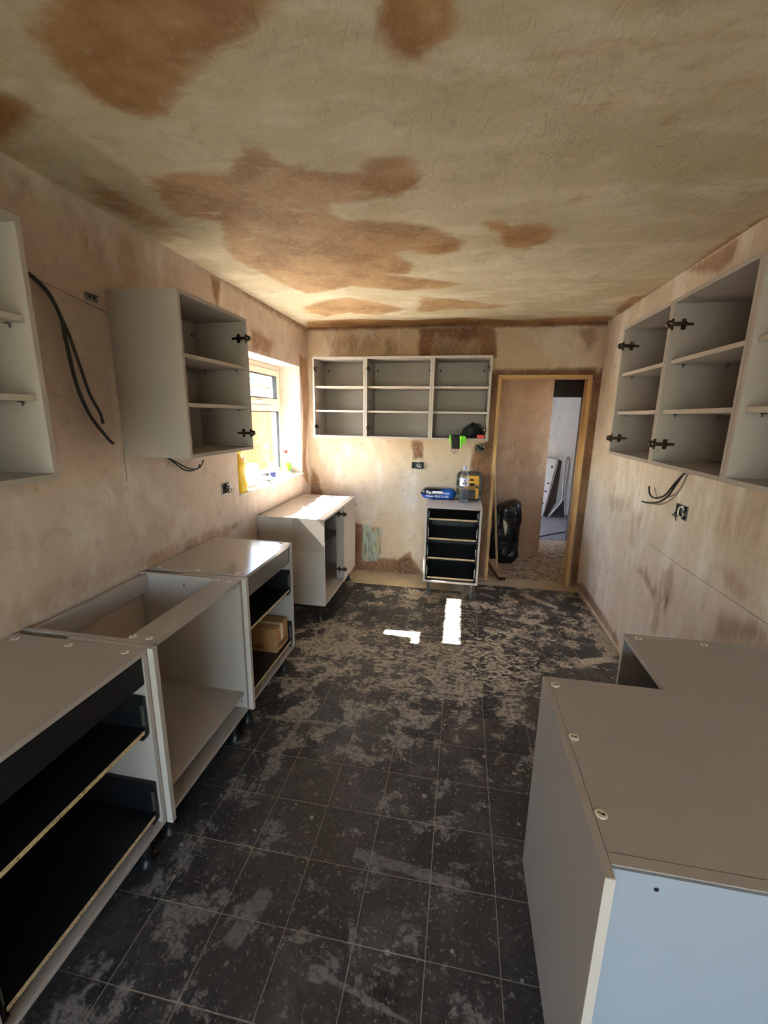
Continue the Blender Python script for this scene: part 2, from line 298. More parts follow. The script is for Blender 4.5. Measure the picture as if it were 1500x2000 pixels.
M['dark_zinc'] = simple('hinge_metal', (112, 102, 90), 0.22, 0.95, 0.1)
M['galv'] = simple('galvanised_steel', (150, 150, 150), 0.4, 0.8, 0.12)
M['cam'] = simple('cam_cover', (232, 226, 208), 0.4)
M['cream'] = simple('cream_plastic', (236, 228, 206), 0.45)
M['white'] = simple('white_plastic', (236, 236, 234), 0.4)
M['upvc'] = simple('window_upvc', (232, 226, 212), 0.3, var=0.02)
M['gasket'] = simple('rubber_gasket', (26, 28, 32), 0.6)
M['sill'] = simple('white_sill_board', (214, 211, 204), 0.35, var=0.03)
M['paper'] = simple('white_paper', (226, 226, 226), 0.7, var=0.03)
M['cable'] = simple('grey_cable', (50, 50, 50), 0.5)
M['cable_black'] = simple('black_cable', (28, 28, 28), 0.5)
M['red'] = simple('red_plastic', (214, 44, 36), 0.45)
M['lime'] = simple('lime_fabric', (120, 220, 50), 0.8, var=0.1)
M['black_fabric'] = simple('black_fabric', (26, 26, 28), 0.85, var=0.2, bump=0.4)
M['bin_bag'] = simple('black_bin_bag', (18, 18, 18), 0.26, var=0.2, scale=14, bump=0.9)
M['ragged'] = simple('tan_film', (196, 180, 150), 0.35, var=0.2, scale=40)
M['yellow'] = simple('yellow_plastic', (244, 176, 32), 0.45)
M['yellow_bag'] = simple('yellow_bag_film', (226, 190, 44), 0.35, var=0.1, scale=10)
M['blue'] = simple('blue_print', (40, 100, 210), 0.3)
M['ink'] = simple('dark_ink', (30, 26, 22), 0.8)
M['lilac'] = simple('lilac_cap', (150, 160, 205), 0.4)
M['navy'] = simple('navy_print', (60, 70, 130), 0.5)
M['label_white'] = simple('white_label', (232, 228, 236), 0.5, var=0.03)
M['green_liquid'] = simple('green_liquid', (150, 214, 40), 0.15, var=0.03)
M['brown_board'] = simple('brown_board', (52, 42, 36), 0.6)

def wood(name, a, b, along=(1, 1, 12), rough=0.65, scale=3):
    t = NT(name); o = t.obj()
    inv = tuple(14.0 / s for s in along)
    g = t.noise(t.mapv(o, inv), scale, 6, 0.6, 0.6)
    kn = t.noise(o, 2.0, 3)
    col = t.mix(t.step(g, 0.3, 0.7), lin(*a), lin(*b))
    col = t.mix(t.math('MULTIPLY', t.step(kn, 0.5, 0.7), 0.3), col, lin(*[int(x * 0.8) for x in b]))
    t.set(Base_Color=col, Roughness=rough)
    t.bump(g, 0.15, 0.003)
    return t.m
M['pine_z'] = wood('pine_upright', (222, 184, 128), (196, 150, 94))
M['pine_x'] = wood('pine_head', (222, 184, 128), (196, 150, 94), (12, 1, 1))
M['old_wood'] = wood('old_broom_wood', (190, 156, 116), (150, 116, 80))
M['fence_wood'] = wood('fence_wood', (150, 108, 58), (118, 80, 40), rough=0.8)
M['card'] = wood('cardboard', (190, 146, 96), (176, 132, 84), (1, 1, 1), 0.8, 8)

def chipboard():
    t = NT('raw_chipboard'); o = t.obj()
    v = t.n('ShaderNodeTexVoronoi'); t.l(t.mapv(o, (1, 1, 1.6)), v.inputs['Vector']); v.inputs['Scale'].default_value = 240
    s = t.n('ShaderNodeSeparateColor'); t.l(v.outputs['Color'], s.inputs[0])
    col = t.mix(s.outputs[0], lin(222, 200, 160), lin(192, 164, 122))
    col = t.mix(t.step(s.outputs[1], 0.85, 0.9), col, lin(140, 112, 80))
    t.set(Base_Color=col, Roughness=0.85)
    return t.m
M['chip'] = chipboard()

def thin_clear(name, tint=(1, 1, 1), refl=0.5, body=0.0, body_rgb=(255, 255, 255)):
    t = NT(name)
    tr = t.n('ShaderNodeBsdfTransparent'); tr.inputs[0].default_value = tint + (1,)
    gl = t.n('ShaderNodeBsdfGlossy'); gl.inputs['Roughness'].default_value = 0.02
    fr = t.n('ShaderNodeFresnel')
    bf = t.n('ShaderNodeNewGeometry').outputs['Backfacing']
    t.l(t.math('SUBTRACT', 1.45, t.math('MULTIPLY', bf, 1.45 - 1 / 1.45)), fr.inputs['IOR'])
    k = t.math('MULTIPLY', fr.outputs[0], refl, clamp=True)
    mx = t.n('ShaderNodeMixShader'); t.l(k, mx.inputs[0]); t.l(tr.outputs[0], mx.inputs[1]); t.l(gl.outputs[0], mx.inputs[2])
    last = mx
    if body:
        df = t.n('ShaderNodeBsdfTranslucent'); df.inputs[0].default_value = lin(*body_rgb)
        d2 = t.n('ShaderNodeBsdfDiffuse'); d2.inputs[0].default_value = lin(*body_rgb)
        m3 = t.n('ShaderNodeMixShader'); m3.inputs[0].default_value = 0.5
        t.l(df.outputs[0], m3.inputs[1]); t.l(d2.outputs[0], m3.inputs[2])
        m2 = t.n('ShaderNodeMixShader'); m2.inputs[0].default_value = body
        t.l(mx.outputs[0], m2.inputs[1]); t.l(m3.outputs[0], m2.inputs[2]); last = m2
    t.t.nodes.remove(t.b)
    t.l(last.outputs[0], t.out.inputs['Surface'])
    return t.m
M['glass'] = thin_clear('window_glass', (0.97, 0.985, 0.98), 0.9)
M['clear'] = thin_clear('clear_plastic', (0.90, 0.93, 0.96), 1.4, 0.07, (225, 230, 238))
M['milky'] = thin_clear('milky_plastic', (0.9, 0.92, 0.9), 0.8, 0.22, (240, 238, 228))
M['water'] = thin_clear('water', (0.9, 0.93, 0.95), 1.0, 0.05)

def foil_pack():
    t = NT('wipes_pack_film'); o = t.obj()
    s = t.n('ShaderNodeSeparateXYZ'); t.l(o, s.inputs[0])
    n = t.noise(o, 12, 4)
    f = t.step(t.math('ADD', s.outputs[0], t.math('MULTIPLY', t.math('SUBTRACT', n, 0.5), 0.15)), -0.02, 0.12)
    g = t.step(t.math('ADD', s.outputs[2], t.math('MULTIPLY', n, 0.03)), 0.068, 0.045)
    t.set(Base_Color=t.mix(t.math('MAXIMUM', t.math('MULTIPLY', g, 0.8), t.math('MULTIPLY', f, 0.75)), lin(20, 24, 34), lin(36, 104, 210)), Roughness=0.22)
    t.bump(t.noise(o, 30, 4), 0.4, 0.004)
    return t.m
M['wipes'] = foil_pack()
def roof_tiles():
    return simple('roof_tile', (112, 108, 106), 0.8, var=0.15, scale=6)
M['roof'] = roof_tiles()
M['render'] = simple('cream_render', (206, 190, 160), 0.9, var=0.04, scale=3)
M['concrete'] = simple('concrete_path', (120, 117, 112), 0.9, var=0.1, scale=3)
M['lawn'] = simple('lawn_grass', (86, 92, 68), 0.95, var=0.25, scale=20)

# ------------------------------------------------------------------ mesh helpers
class MB:
    """collects shapes in world (or any) coordinates and links them as one mesh object"""
    def __init__(self): self.v = []; self.f = []; self.sm = []
    def raw(self, vs, fs, smooth=False):
        b = len(self.v); self.v += [tuple(x) for x in vs]
        self.f += [tuple(i + b for i in f) for f in fs]; self.sm += [smooth] * len(fs); return self
    def box(self, x0, x1, y0, y1, z0, z1, c=0.0):
        if x0 > x1: x0, x1 = x1, x0
        if y0 > y1: y0, y1 = y1, y0
        if z0 > z1: z0, z1 = z1, z0
        if c <= 0:
            vs = [(x, y, z) for z in (z0, z1) for y in (y0, y1) for x in (x0, x1)]
            return self.raw(vs, [(0, 2, 3, 1), (4, 5, 7, 6), (0, 1, 5, 4), (2, 6, 7, 3), (0, 4, 6, 2), (1, 3, 7, 5)])
        c = min(c, (x1 - x0) * .45, (y1 - y0) * .45, (z1 - z0) * .45)
        vs = []; idx = {}
        for sx in (0, 1):
            for sy in (0, 1):
                for sz in (0, 1):
                    X, Y, Z = (x0, x1)[sx], (y0, y1)[sy], (z0, z1)[sz]
                    dx, dy, dz = (c, -c)[sx], (c, -c)[sy], (c, -c)[sz]
                    for k, pt in enumerate(((X, Y + dy, Z + dz), (X + dx, Y, Z + dz), (X + dx, Y + dy, Z))):
                        idx[sx, sy, sz, k] = len(vs); vs.append(pt)
        fs = []
        ring = [(0, 0), (1, 0), (1, 1), (0, 1)]
        for s in (0, 1):
            fs.append([idx[s, a, b, 0] for a, b in ring]); fs.append([idx[a, s, b, 1] for a, b in ring]); fs.append([idx[a, b, s, 2] for a, b in ring])
            for q in (0, 1):
                fs.append([idx[s, q, 0, 0], idx[s, q, 1, 0], idx[s, q, 1, 1], idx[s, q, 0, 1]])
                fs.append([idx[s, 0, q, 0], idx[s, 1, q, 0], idx[s, 1, q, 2], idx[s, 0, q, 2]])
                fs.append([idx[0, s, q, 1], idx[1, s, q, 1], idx[1, s, q, 2], idx[0, s, q, 2]])
        for sx in (0, 1):
            for sy in (0, 1):
                for sz in (0, 1): fs.append([idx[sx, sy, sz, k] for k in range(3)])
        return self.raw(vs, fs)
    def rings(self, rings, cap=True, smooth=True, closed=True):
        n = len(rings[0]); b = []
        vs = [p for r in rings for p in r]; fs = []
        for i in range(len(rings) - 1):
            for j in range(n if closed else n - 1):
                k = (j + 1) % n
                fs.append((i * n + j, i * n + k, (i + 1) * n + k, (i + 1) * n + j))
        self.raw(vs, fs, smooth)
        if cap:
            self.raw(rings[0], [tuple(range(n))]); self.raw(rings[-1], [tuple(range(n))])
        return self
    def lathe(self, cx, cy, prof, n=20, smooth=True, cap=True):
        return self.rings([[(cx + r * math.cos(2 * math.pi * k / n), cy + r * math.sin(2 * math.pi * k / n), z) for k in range(n)] for r, z in prof], cap, smooth)
    def cyl(self, p0, p1, r0, r1=None, n=14, smooth=True):
        return self.tube([p0, p1], [r0, r0 if r1 is None else r1], n, smooth)
    def tube(self, pts, r, n=8, smooth=True):
        pts = [Vector(p) for p in pts]; rs = []
        rad = r if isinstance(r, (list, tuple)) else [r] * len(pts)
        ref = None
        for i, p in enumerate(pts):
            d = (pts[min(i + 1, len(pts) - 1)] - pts[max(i - 1, 0)]).normalized()
            if ref is None:
                ref = Vector((0, 0, 1)) if abs(d.z) < .9 else Vector((1, 0, 0))
            u = d.cross(ref).normalized(); w = u.cross(d); ref = w
            rs.append([p + (u * math.cos(2 * math.pi * k / n) + w * math.sin(2 * math.pi * k / n)) * rad[i] for k in range(n)])
        return self.rings(rs, True, smooth)
    def prism(self, poly, axis, a, b):
        """polygon in the two other axes (in xyz order), extruded along axis from a to b"""
        def mk(p, t):
            q = list(p); q.insert('xyz'.index(axis), t); return tuple(q)
        n = len(poly)
        return self.rings([[mk(p, a) for p in poly], [mk(p, b) for p in poly]], True, False)
    def mesh(self, name, org=(0, 0, 0)):
        me = bpy.data.meshes.new(name)
        me.from_pydata([(x - org[0], y - org[1], z - org[2]) for x, y, z in self.v], [], self.f)
        me.polygons.foreach_set('use_smooth', self.sm)
        me.update()
        return me
    def build(self, name, mat, parent=None, org=(0, 0, 0), loc=None, bevel=0.0):
        me = self.mesh(name, org)
        me.materials.append(M[mat] if isinstance(mat, str) else mat)
        o = bpy.data.objects.new(name, me); COL.objects.link(o)
        if parent is not None: o.parent = parent
        elif loc is None: o.location = org
        if loc is not None: o.location = loc
        if bevel:
            bv = o.modifiers.new('bevel', 'BEVEL'); bv.width = bevel; bv.segments = 2; bv.limit_method = 'ANGLE'
        return o

def spline(pts, n=8):
    pts = [Vector(p) for p in pts]; out = []
    P = [pts[0]] + pts + [pts[-1]]
    for i in range(1, len(P) - 2):
        for k in range(n):
            t = k / n; a, b, c, d = P[i - 1], P[i], P[i + 1], P[i + 2]
            out.append(0.5 * ((2 * b) + (c - a) * t + (2 * a - 5 * b + 4 * c - d) * t * t + (3 * b - a - 3 * c + d) * t ** 3))
    out.append(pts[-1]); return out

def tag(o, label=None, cat=None, group=None, kind=None):
    if label: o['label'] = label
    if cat: o['category'] = cat
    if group: o['group'] = group
    if kind: o['kind'] = kind
    return o
def thing(name, loc, label, cat, group=None, rotz=0.0, kind=None):
    o = bpy.data.objects.new(name, None); COL.objects.link(o)
    o.empty_display_size = 0.1
    o.location = loc; o.rotation_euler = (0, 0, rotz)
    return tag(o, label, cat, group, kind)
def share(name, me, parent, loc=(0, 0, 0), rot=(0, 0, 0)):
    o = bpy.data.objects.new(name, me); COL.objects.link(o); o.parent = parent; o.location = loc; o.rotation_euler = rot
    return o
def text_mesh(body, size, mat, extrude=0.0004, bold=False):
    cu = bpy.data.curves.new('lettering', 'FONT'); cu.body = body; cu.size = size; cu.extrude = extrude
    cu.align_x = 'CENTER'; cu.align_y = 'CENTER'
    if bold: cu.offset = size * 0.02
    ob = bpy.data.objects.new('lettering', cu); COL.objects.link(ob)
    bpy.context.view_layer.update()
    me = bpy.data.meshes.new_from_object(ob.evaluated_get(bpy.context.evaluated_depsgraph_get()))
    bpy.data.objects.remove(ob, do_unlink=True); bpy.data.curves.remove(cu)
    me.materials.clear(); me.materials.append(M[mat])
    return me
def smooth_mesh(o, lv=1):
    s = o.modifiers.new('subsurf', 'SUBSURF'); s.levels = lv; s.render_levels = lv
    for p in o.data.polygons: p.use_smooth = True

def damp_values(P, polys):
    """P: n x 2 points; soft-edged stain amount from hand-placed outlines"""
    out = np.zeros(len(P))
    for amp, soft, poly in polys:
        poly = np.array(poly, float); lo = poly.min(0) - soft * 1.2; hi = poly.max(0) + soft * 1.2
        idx = np.where(((P >= lo) & (P <= hi)).all(1))[0]
        if len(idx) == 0: continue
        q = P[idx]; d = np.full(len(q), 1e9); ins = np.zeros(len(q), bool)
        for i in range(len(poly)):
            a = poly[i]; b = poly[(i + 1) % len(poly)]; ab = b - a
            t = np.clip(((q - a) @ ab) / max(ab @ ab, 1e-9), 0, 1)
            d = np.minimum(d, np.linalg.norm(q - a - t[:, None] * ab, axis=1))
            c = (a[1] > q[:, 1]) != (b[1] > q[:, 1])
            with np.errstate(divide='ignore', invalid='ignore'):
                xi = (b[0] - a[0]) * (q[:, 1] - a[1]) / (b[1] - a[1]) + a[0]
            ins ^= c & (q[:, 0] < xi)
        sd = np.where(ins, d, -d)
        s = np.clip(0.5 + sd / (1.6 * soft), 0, 1)
        out[idx] = np.maximum(out[idx], amp * s * s * (3 - 2 * s))
    return out

def wall(name, fn, u0, u1, v0, v1, thick, mat, holes=(), res=0.022, polys=(), old=()):
    """fn(u, v, t) -> xyz; inner face at t=0 carries the stain map, outer face at t=thick, reveals at the holes"""
    def lines(a, b, step, cuts):
        L = list(np.linspace(a, b, max(2, int(round((b - a) / step)) + 1)))
        L = [x for x in L if all(abs(x - c) > step * 0.3 for c in cuts) or x in (a, b)] + [c for c in cuts if a < c < b]
        return sorted(set(L))
    cu = [h[0] for h in holes] + [h[1] for h in holes]; cv = [h[2] for h in holes] + [h[3] for h in holes]
    mb = MB()
    def face(step, t):
        U = lines(u0, u1, step, cu); V = lines(v0, v1, step, cv)
        vs = [fn(u, v, t) for v in V for u in U]; fs = []
        for j in range(len(V) - 1):
            for i in range(len(U) - 1):
                um, vm = (U[i] + U[i + 1]) / 2, (V[j] + V[j + 1]) / 2
                if any(h[0] < um < h[1] and h[2] < vm < h[3] for h in holes): continue
                fs.append((j * len(U) + i, j * len(U) + i + 1, (j + 1) * len(U) + i + 1, (j + 1) * len(U) + i))
        mb.raw(vs, fs)
        return [(u, v) for v in V for u in U]
    uv = face(res, 0.0); n_in = len(uv)
    face(50.0, thick)
    for a, b, c, d in list(holes) + [(u0, u1, v0, v1)]:
        for (p, q) in (((a, c), (b, c)), ((b, c), (b, d)), ((b, d), (a, d)), ((a, d), (a, c))):
            if p[1] <= 0.0 and q[1] <= 0.0 and name.startswith('wall'): continue      # nothing at the foot: the floor is there
            mb.raw([fn(*p, 0), fn(*q, 0), fn(*q, thick), fn(*p, thick)], [(0, 1, 2, 3)])
    o = mb.build(name, mat)
    vals = np.zeros(len(mb.v)); vals[:n_in] = damp_values(np.array(uv), polys)
    at = o.data.attributes.new('damp', 'FLOAT', 'POINT'); at.data.foreach_set('value', vals.astype(np.float32))
    if old:
        vals = np.zeros(len(mb.v)); vals[:n_in] = damp_values(np.array(uv), old)
        at = o.data.attributes.new('oldpaint', 'FLOAT', 'POINT'); at.data.foreach_set('value', vals.astype(np.float32))
    return tag(o, kind='structure')

# ------------------------------------------------------------------ the setting
wall('ceiling', lambda u, v, t: (u, v, H + t), XL, XR, YR, YB, 0.12, 'ceiling', polys=CEIL)
wall('wall_left', lambda u, v, t: (XL - t, u, v), YR, YB, 0, H, 0.30, 'wall_left', holes=[WIN], polys=LEFT)
wall('wall_back', lambda u, v, t: (u, YB + t, v), XL - 0.3, 1.75, 0, H, 0.11, 'wall_back', holes=[DOOR], polys=BACK, old=OLDP)
wall('wall_right', lambda u, v, t: (XR + t, u, v), YR, YB, 0, H, 0.12, 'wall_right', polys=RIGHT)
wall('wall_rear', lambda u, v, t: (u, YR - t, v), XL, XR, 0, H, 0.28, 'wall_right', holes=[(-1.39, 1.05, 0.02, 2.16)], res=0.2)

# floor: screed bed, then single tiles
fl = MB().box(XL - 0.3, XR + 0.12, YR - 0.28, YB + 0.11, -0.12, -0.004).build('floor', 'screed'); tag(fl, kind='structure')
PX, PY, GX, GY, GAP = 0.2305, 0.2295, -0.026, 1.222, 0.0028
tile_meshes = {}
def lay_tile(x0, x1, y0, y1, parent):
    key = (round(x1 - x0, 4), round(y1 - y0, 4))
    if key not in tile_meshes:
        w, d = key
        me = MB().box(-w / 2, w / 2, -d / 2, d / 2, -0.004, 0.0, 0.0008).mesh('tile'); me.materials.append(M['tile'])
        tile_meshes[key] = me
    share('tile', tile_meshes[key], parent, ((x0 + x1) / 2, (y0 + y1) / 2, random.uniform(-0.0005, 0.0003)))
for i in range(-7, 6):
    for j in range(-4, 14):
        x0, x1 = GX + i * PX, GX + (i + 1) * PX; y0, y1 = GY + j * PY, GY + (j + 1) * PY
        x0, x1 = max(x0, XL + 0.012), min(x1, XR - 0.02); y1 = min(y1, YB - 0.14 if x0 > 0.1 else 3.93)
        if x1 - x0 < 0.03 or y1 - y0 < 0.03: continue
        if x1 < -1.1 and y1 < 2.3 and y0 > 0: continue      # never seen: under the run of base units
        lay_tile(x0 + GAP / 2, x1 - GAP / 2, y0 + GAP / 2, y1 - GAP / 2, fl)
MB().box(XL + 0.005, XR - 0.005, YR, 3.93, -0.0041, -0.0012).build('grout_bed', 'grout', fl)
MB().box(0.1, XR - 0.005, 3.93, YB - 0.14, -0.0041, -0.0012).build('grout_bed', 'grout', fl)
# crumbs of plaster along the foot of the walls
mb = MB(); rr = random.Random(3)
def crumb(x, y, s, z=0.0):
    pts = [(x + s * rr.uniform(.5, 1) * math.cos(a), y + s * rr.uniform(.5, 1) * math.sin(a)) for a in (0, 1.25, 2.5, 3.8, 5.0)]
    top = [(x + (px - x) * .45, y + (py - y) * .45, z + s * rr.uniform(.4, .9)) for px, py in pts]
    mb.rings([[(px, py, z - 0.0005) for px, py in pts], top], True, False)
for k in range(240): crumb(rr.uniform(-1.0, -0.3), YB - abs(rr.gauss(0, 0.05)) - 0.006, rr.uniform(.002, .009))
for k in range(240): crumb(XR - abs(rr.gauss(0, 0.025)) - 0.006, rr.uniform(1.7, 4.2), rr.uniform(.002, .008))
for k in range(160): crumb(rr.uniform(-1.0, 0.9), rr.uniform(1.2, 4.2), rr.uniform(.001, .004))
for k in range(110): crumb(rr.uniform(0.72, 1.1), rr.uniform(4.3, 5.2), rr.uniform(.002, .007))
tag(mb.build('plaster_crumbs', 'screed'), 'crumbs of dry plaster along the foot of the walls', 'debris', kind='stuff')

# hallway beyond the door opening
MB().box(-0.62, 1.75, YB + 0.11, 6.0, -0.12, -0.002).build('floor_hall', 'hall_floor')['kind'] = 'structure'
MB().box(-0.62, 2.4, 6.0, 8.1, -0.12, -0.002).build('floor_far_room', 'grey_floor')['kind'] = 'structure'
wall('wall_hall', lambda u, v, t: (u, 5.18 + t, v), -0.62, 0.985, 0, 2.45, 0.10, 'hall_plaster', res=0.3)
wall('wall_hall_right', lambda u, v, t: (1.57 + t, u, v), YB + 0.11, 6.0, 0, 2.45, 0.12, 'hall_plaster', holes=[(4.6, 5.3, 1.0, 2.05)], res=0.5)  # unseen opening, added to let more sky light into the hall
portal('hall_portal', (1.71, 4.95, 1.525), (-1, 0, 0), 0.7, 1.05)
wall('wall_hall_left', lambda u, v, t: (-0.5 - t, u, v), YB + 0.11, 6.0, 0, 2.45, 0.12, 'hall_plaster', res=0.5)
wall('wall_hall_end', lambda u, v, t: (u, 6.0 + t, v), -0.62, 2.4, 0, 2.45, 0.11, 'unlit_wall', holes=[(0.55, 1.51, 0.0, 1.925)], res=3)
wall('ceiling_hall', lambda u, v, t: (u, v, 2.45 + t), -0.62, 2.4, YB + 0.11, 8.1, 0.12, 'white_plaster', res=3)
wall('wall_far_room', lambda u, v, t: (u, 7.75 + t, v), -0.62, 2.4, 0, 2.45, 0.2, 'white_plaster', res=0.3)
wall('wall_far_room_left', lambda u, v, t: (-0.3 - t, u, v), 6.11, 7.75, 0, 2.45, 0.2, 'white_plaster', holes=[(6.3, 7.55, 0.35, 1.45)], res=0.5)
wall('wall_far_room_right', lambda u, v, t: (2.2 + t, u, v), 6.11, 7.75, 0, 2.45, 0.2, 'white_plaster', res=0.5)
portal('far_room_portal', (-0.52, 6.925, 0.9), (1, 0, 0), 1.25, 1.1)

# timber door lining
d0, d1, _, dz = DOOR
tr = thing('trim_1', (0.72, YB, 0), None, None, kind='structure'); og = (0.72, YB, 0)
MB().box(d0 + 0.002, d0 + 0.034, YB - 0.008, YB + 0.118, 0, dz - 0.034, 0.002).build('jamb', 'pine_z', tr, og)
MB().box(d1 - 0.036, d1 - 0.002, YB - 0.008, YB + 0.118, 0, dz - 0.034, 0.002).build('jamb', 'pine_z', tr, og)
MB().box(d0 + 0.002, d1 - 0.002, YB - 0.008, YB + 0.118, dz - 0.034, dz - 0.002, 0.002).build('head', 'pine_x', tr, og)
for k in range(9):
    z = 0.15 + k * 0.22
    MB().cyl((d1 - 0.037, YB + 0.05, z), (d1 - 0.0355, YB + 0.05, z), 0.003, n=8).build('nail', 'ink', tr, og)

# window: uPVC frame with a top-hung light over a fixed light
wy0, wy1, wz0, wz1 = WIN
wn = thing('window_1', (-1.80, (wy0 + wy1) / 2, wz0), None, None, kind='structure'); og = tuple(wn.location)
FX0, FX1 = -1.83, -1.765
def frame_ring(name, x0, x1, y0, y1, z0, z1, w, mat, parent, c=0.004):
    mb = MB()
    mb.box(x0, x1, y0, y0 + w, z0, z1, c); mb.box(x0, x1, y1 - w, y1, z0, z1, c)
    mb.box(x0, x1, y0 + w, y1 - w, z0, z0 + w, c); mb.box(x0, x1, y0 + w, y1 - w, z1 - w, z1, c)
    return mb.build(name, mat, parent, og)
frame_ring('window_frame', FX0, FX1, wy0 + 0.0005, wy1 - 0.0005, wz0 + 0.0005, wz1 - 0.0005, 0.054, 'upvc', wn)
MB().box(FX0, FX1, wy0 + 0.05, wy1 - 0.05, 1.677, 1.738, 0.004).build('transom', 'upvc', wn, og)
cs = frame_ring('casement', FX0 + 0.004, FX1 + 0.016, wy0 + 0.046, wy1 - 0.058, 1.742, 2.052, 0.055, 'upvc', wn)
MB().box(FX1 - 0.03, FX1 - 0.025, wy0 + 0.1, wy1 - 0.112, 1.796, 1.998).build('glass_pane', 'glass', cs, og)
frame_ring('gasket', FX1 - 0.024, FX1 + 0.0165, wy0 + 0.099, wy1 - 0.111, 1.795, 1.999, 0.006, 'gasket', cs, 0.001)
frame_ring('gasket', FX1 - 0.005, FX1 + 0.004, wy0 + 0.043, wy1 - 0.054, 1.739, 2.056, 0.005, 'gasket', wn, 0.001)
hd = MB(); hd.box(FX1 + 0.016, FX1 + 0.026, 3.50, 3.60, 1.756, 1.780, 0.003); hd.box(FX1 + 0.026, FX1 + 0.040, 3.42, 3.58, 1.762, 1.776, 0.004); hd.build('handle', 'cream', cs, og)
MB().box(FX1 - 0.03, FX1 - 0.025, wy0 + 0.05, wy1 - 0.05, 1.125, 1.679).build('glass_pane', 'glass', wn, og)
frame_ring('gasket', FX1 - 0.024, FX1 + 0.001, wy0 + 0.053, wy1 - 0.053, 1.136, 1.678, 0.006, 'gasket', wn, 0.001)
sl = MB().box(FX1 + 0.001, XL + 0.022, wy0 + 0.002, wy1 - 0.002, wz0 + 0.001, wz0 + 0.012, 0.003).build('trim_2', 'sill'); tag(sl, kind='structure')
SILL = wz0 + 0.012

# patio door opening behind the camera
pd = thing('window_2', (-0.17, YR - 0.2, 0), None, None, kind='structure'); og = tuple(pd.location)
for (a, b) in ((-1.388, -0.175), (-0.165, 1.048)):
    mb = MB(); c = 0.004
    mb.box(a, a + 0.07, YR - 0.24, YR - 0.17, 0.02, 2.158, c); mb.box(b - 0.07, b, YR - 0.24, YR - 0.17, 0.02, 2.158, c)
    mb.box(a + .07, b - .07, YR - 0.24, YR - 0.17, 0.02, 0.10, c); mb.box(a + .07, b - .07, YR - 0.24, YR - 0.17, 2.08, 2.158, c)
    f = mb.build('door_frame', 'upvc', pd, og)
    MB().box(a + .07, b - .07, YR - 0.21, YR - 0.204, 0.10, 2.08).build('glass_pane', 'glass', f, og)

# outdoors
tag(MB().box(1.75, 40, YR - 0.28, 60, -0.2, -0.1).build('ground_yard', 'concrete'), kind='structure')
tag(MB().box(-40, XL - 0.3, -30, 60, -0.2, -0.1).build('ground_path', 'concrete'), kind='structure')
tag(MB().box(-3.5, 4.0, -6.5, YR - 0.28, -0.15, -0.06).build('ground_patio', 'concrete'), kind='structure')
tag(MB().box(-40, 40, -40, YR - 0.28, -0.25, -0.101).build('ground_lawn', 'lawn'), kind='structure')

def planks():
    fx, fy0, fy1 = -3.2, 4.0, 8.6
    r = thing('timber_fence', (fx, (fy0 + fy1) / 2, -0.1), 'sunlit timber board fence seen through the window glass', 'fence'); og = tuple(r.location)
    me = None; y = fy0; rd = random.Random(5)
    while y < fy1:
        w = 0.118
        if me is None:
            me = MB().box(-0.008, 0.008, -w / 2, w / 2, 0, 1.98, 0.002).mesh('plank'); me.materials.append(M['fence_wood'])
        share('plank', me, r, (rd.uniform(-0.004, 0.004), y - og[1], rd.uniform(-0.012, 0.012)), (0, 0, rd.uniform(-0.01, 0.01)))
        y += 0.124
    for z in (0.3, 1.17, 1.80):
        MB().box(fx + 0.014, fx + 0.05, fy0 - .05, fy1, z, z + 0.085, 0.003).build('rail', 'fence_wood', r, og)
    MB().box(fx - 0.03, fx + 0.055, fy0 - .05, fy1, 1.895, 1.925, 0.004).build('capping', 'fence_wood', r, og)
planks()

def house():
    r = thing('neighbour_house', (-9, 14, -0.1), 'cream rendered neighbouring house with grey roof beyond the fence', 'house'); og = tuple(r.location)
    MB().box(-11, -7, 7, 22, -0.1, 2.72).build('wall', 'render', r, og)
    rf = MB().prism([(-6.62, 2.66), (-6.62, 2.72), (-9, 4.2), (-11.4, 2.72), (-11.4, 2.66)], 'y', 6.7, 22.3).build('roof', 'roof', r, og)
    for k in range(7):
        x = -6.60 - k * 0.33; z = 2.735 + k * 0.205
        mbt = MB(); y = 6.7
        while y < 22:
            mbt.box(x - 0.40, x, y, y + 0.29, z - 0.03, z + 0.02); y += 0.30
        t_ = mbt.build('tile_course', 'roof', rf, og); t_['kind'] = 'stuff'
    MB().box(-6.66, -6.60, 6.7, 22.3, 2.56, 2.68, 0.01).build('fascia', 'upvc', r, og)
    MB().box(-7.02, -6.97, 7, 22, 2.2, 2.26).build('band', 'upvc', r, og)
    lm = MB(); lm.cyl((-7, 15.0, 2.58), (-6.85, 15.0, 2.58), 0.02); lm.lathe(-6.82, 15.0, [(0.03, 2.48), (0.09, 2.52), (0.09, 2.64), (0.03, 2.68)]); lm.build('wall_lamp', 'black_plastic', r, og)
house()

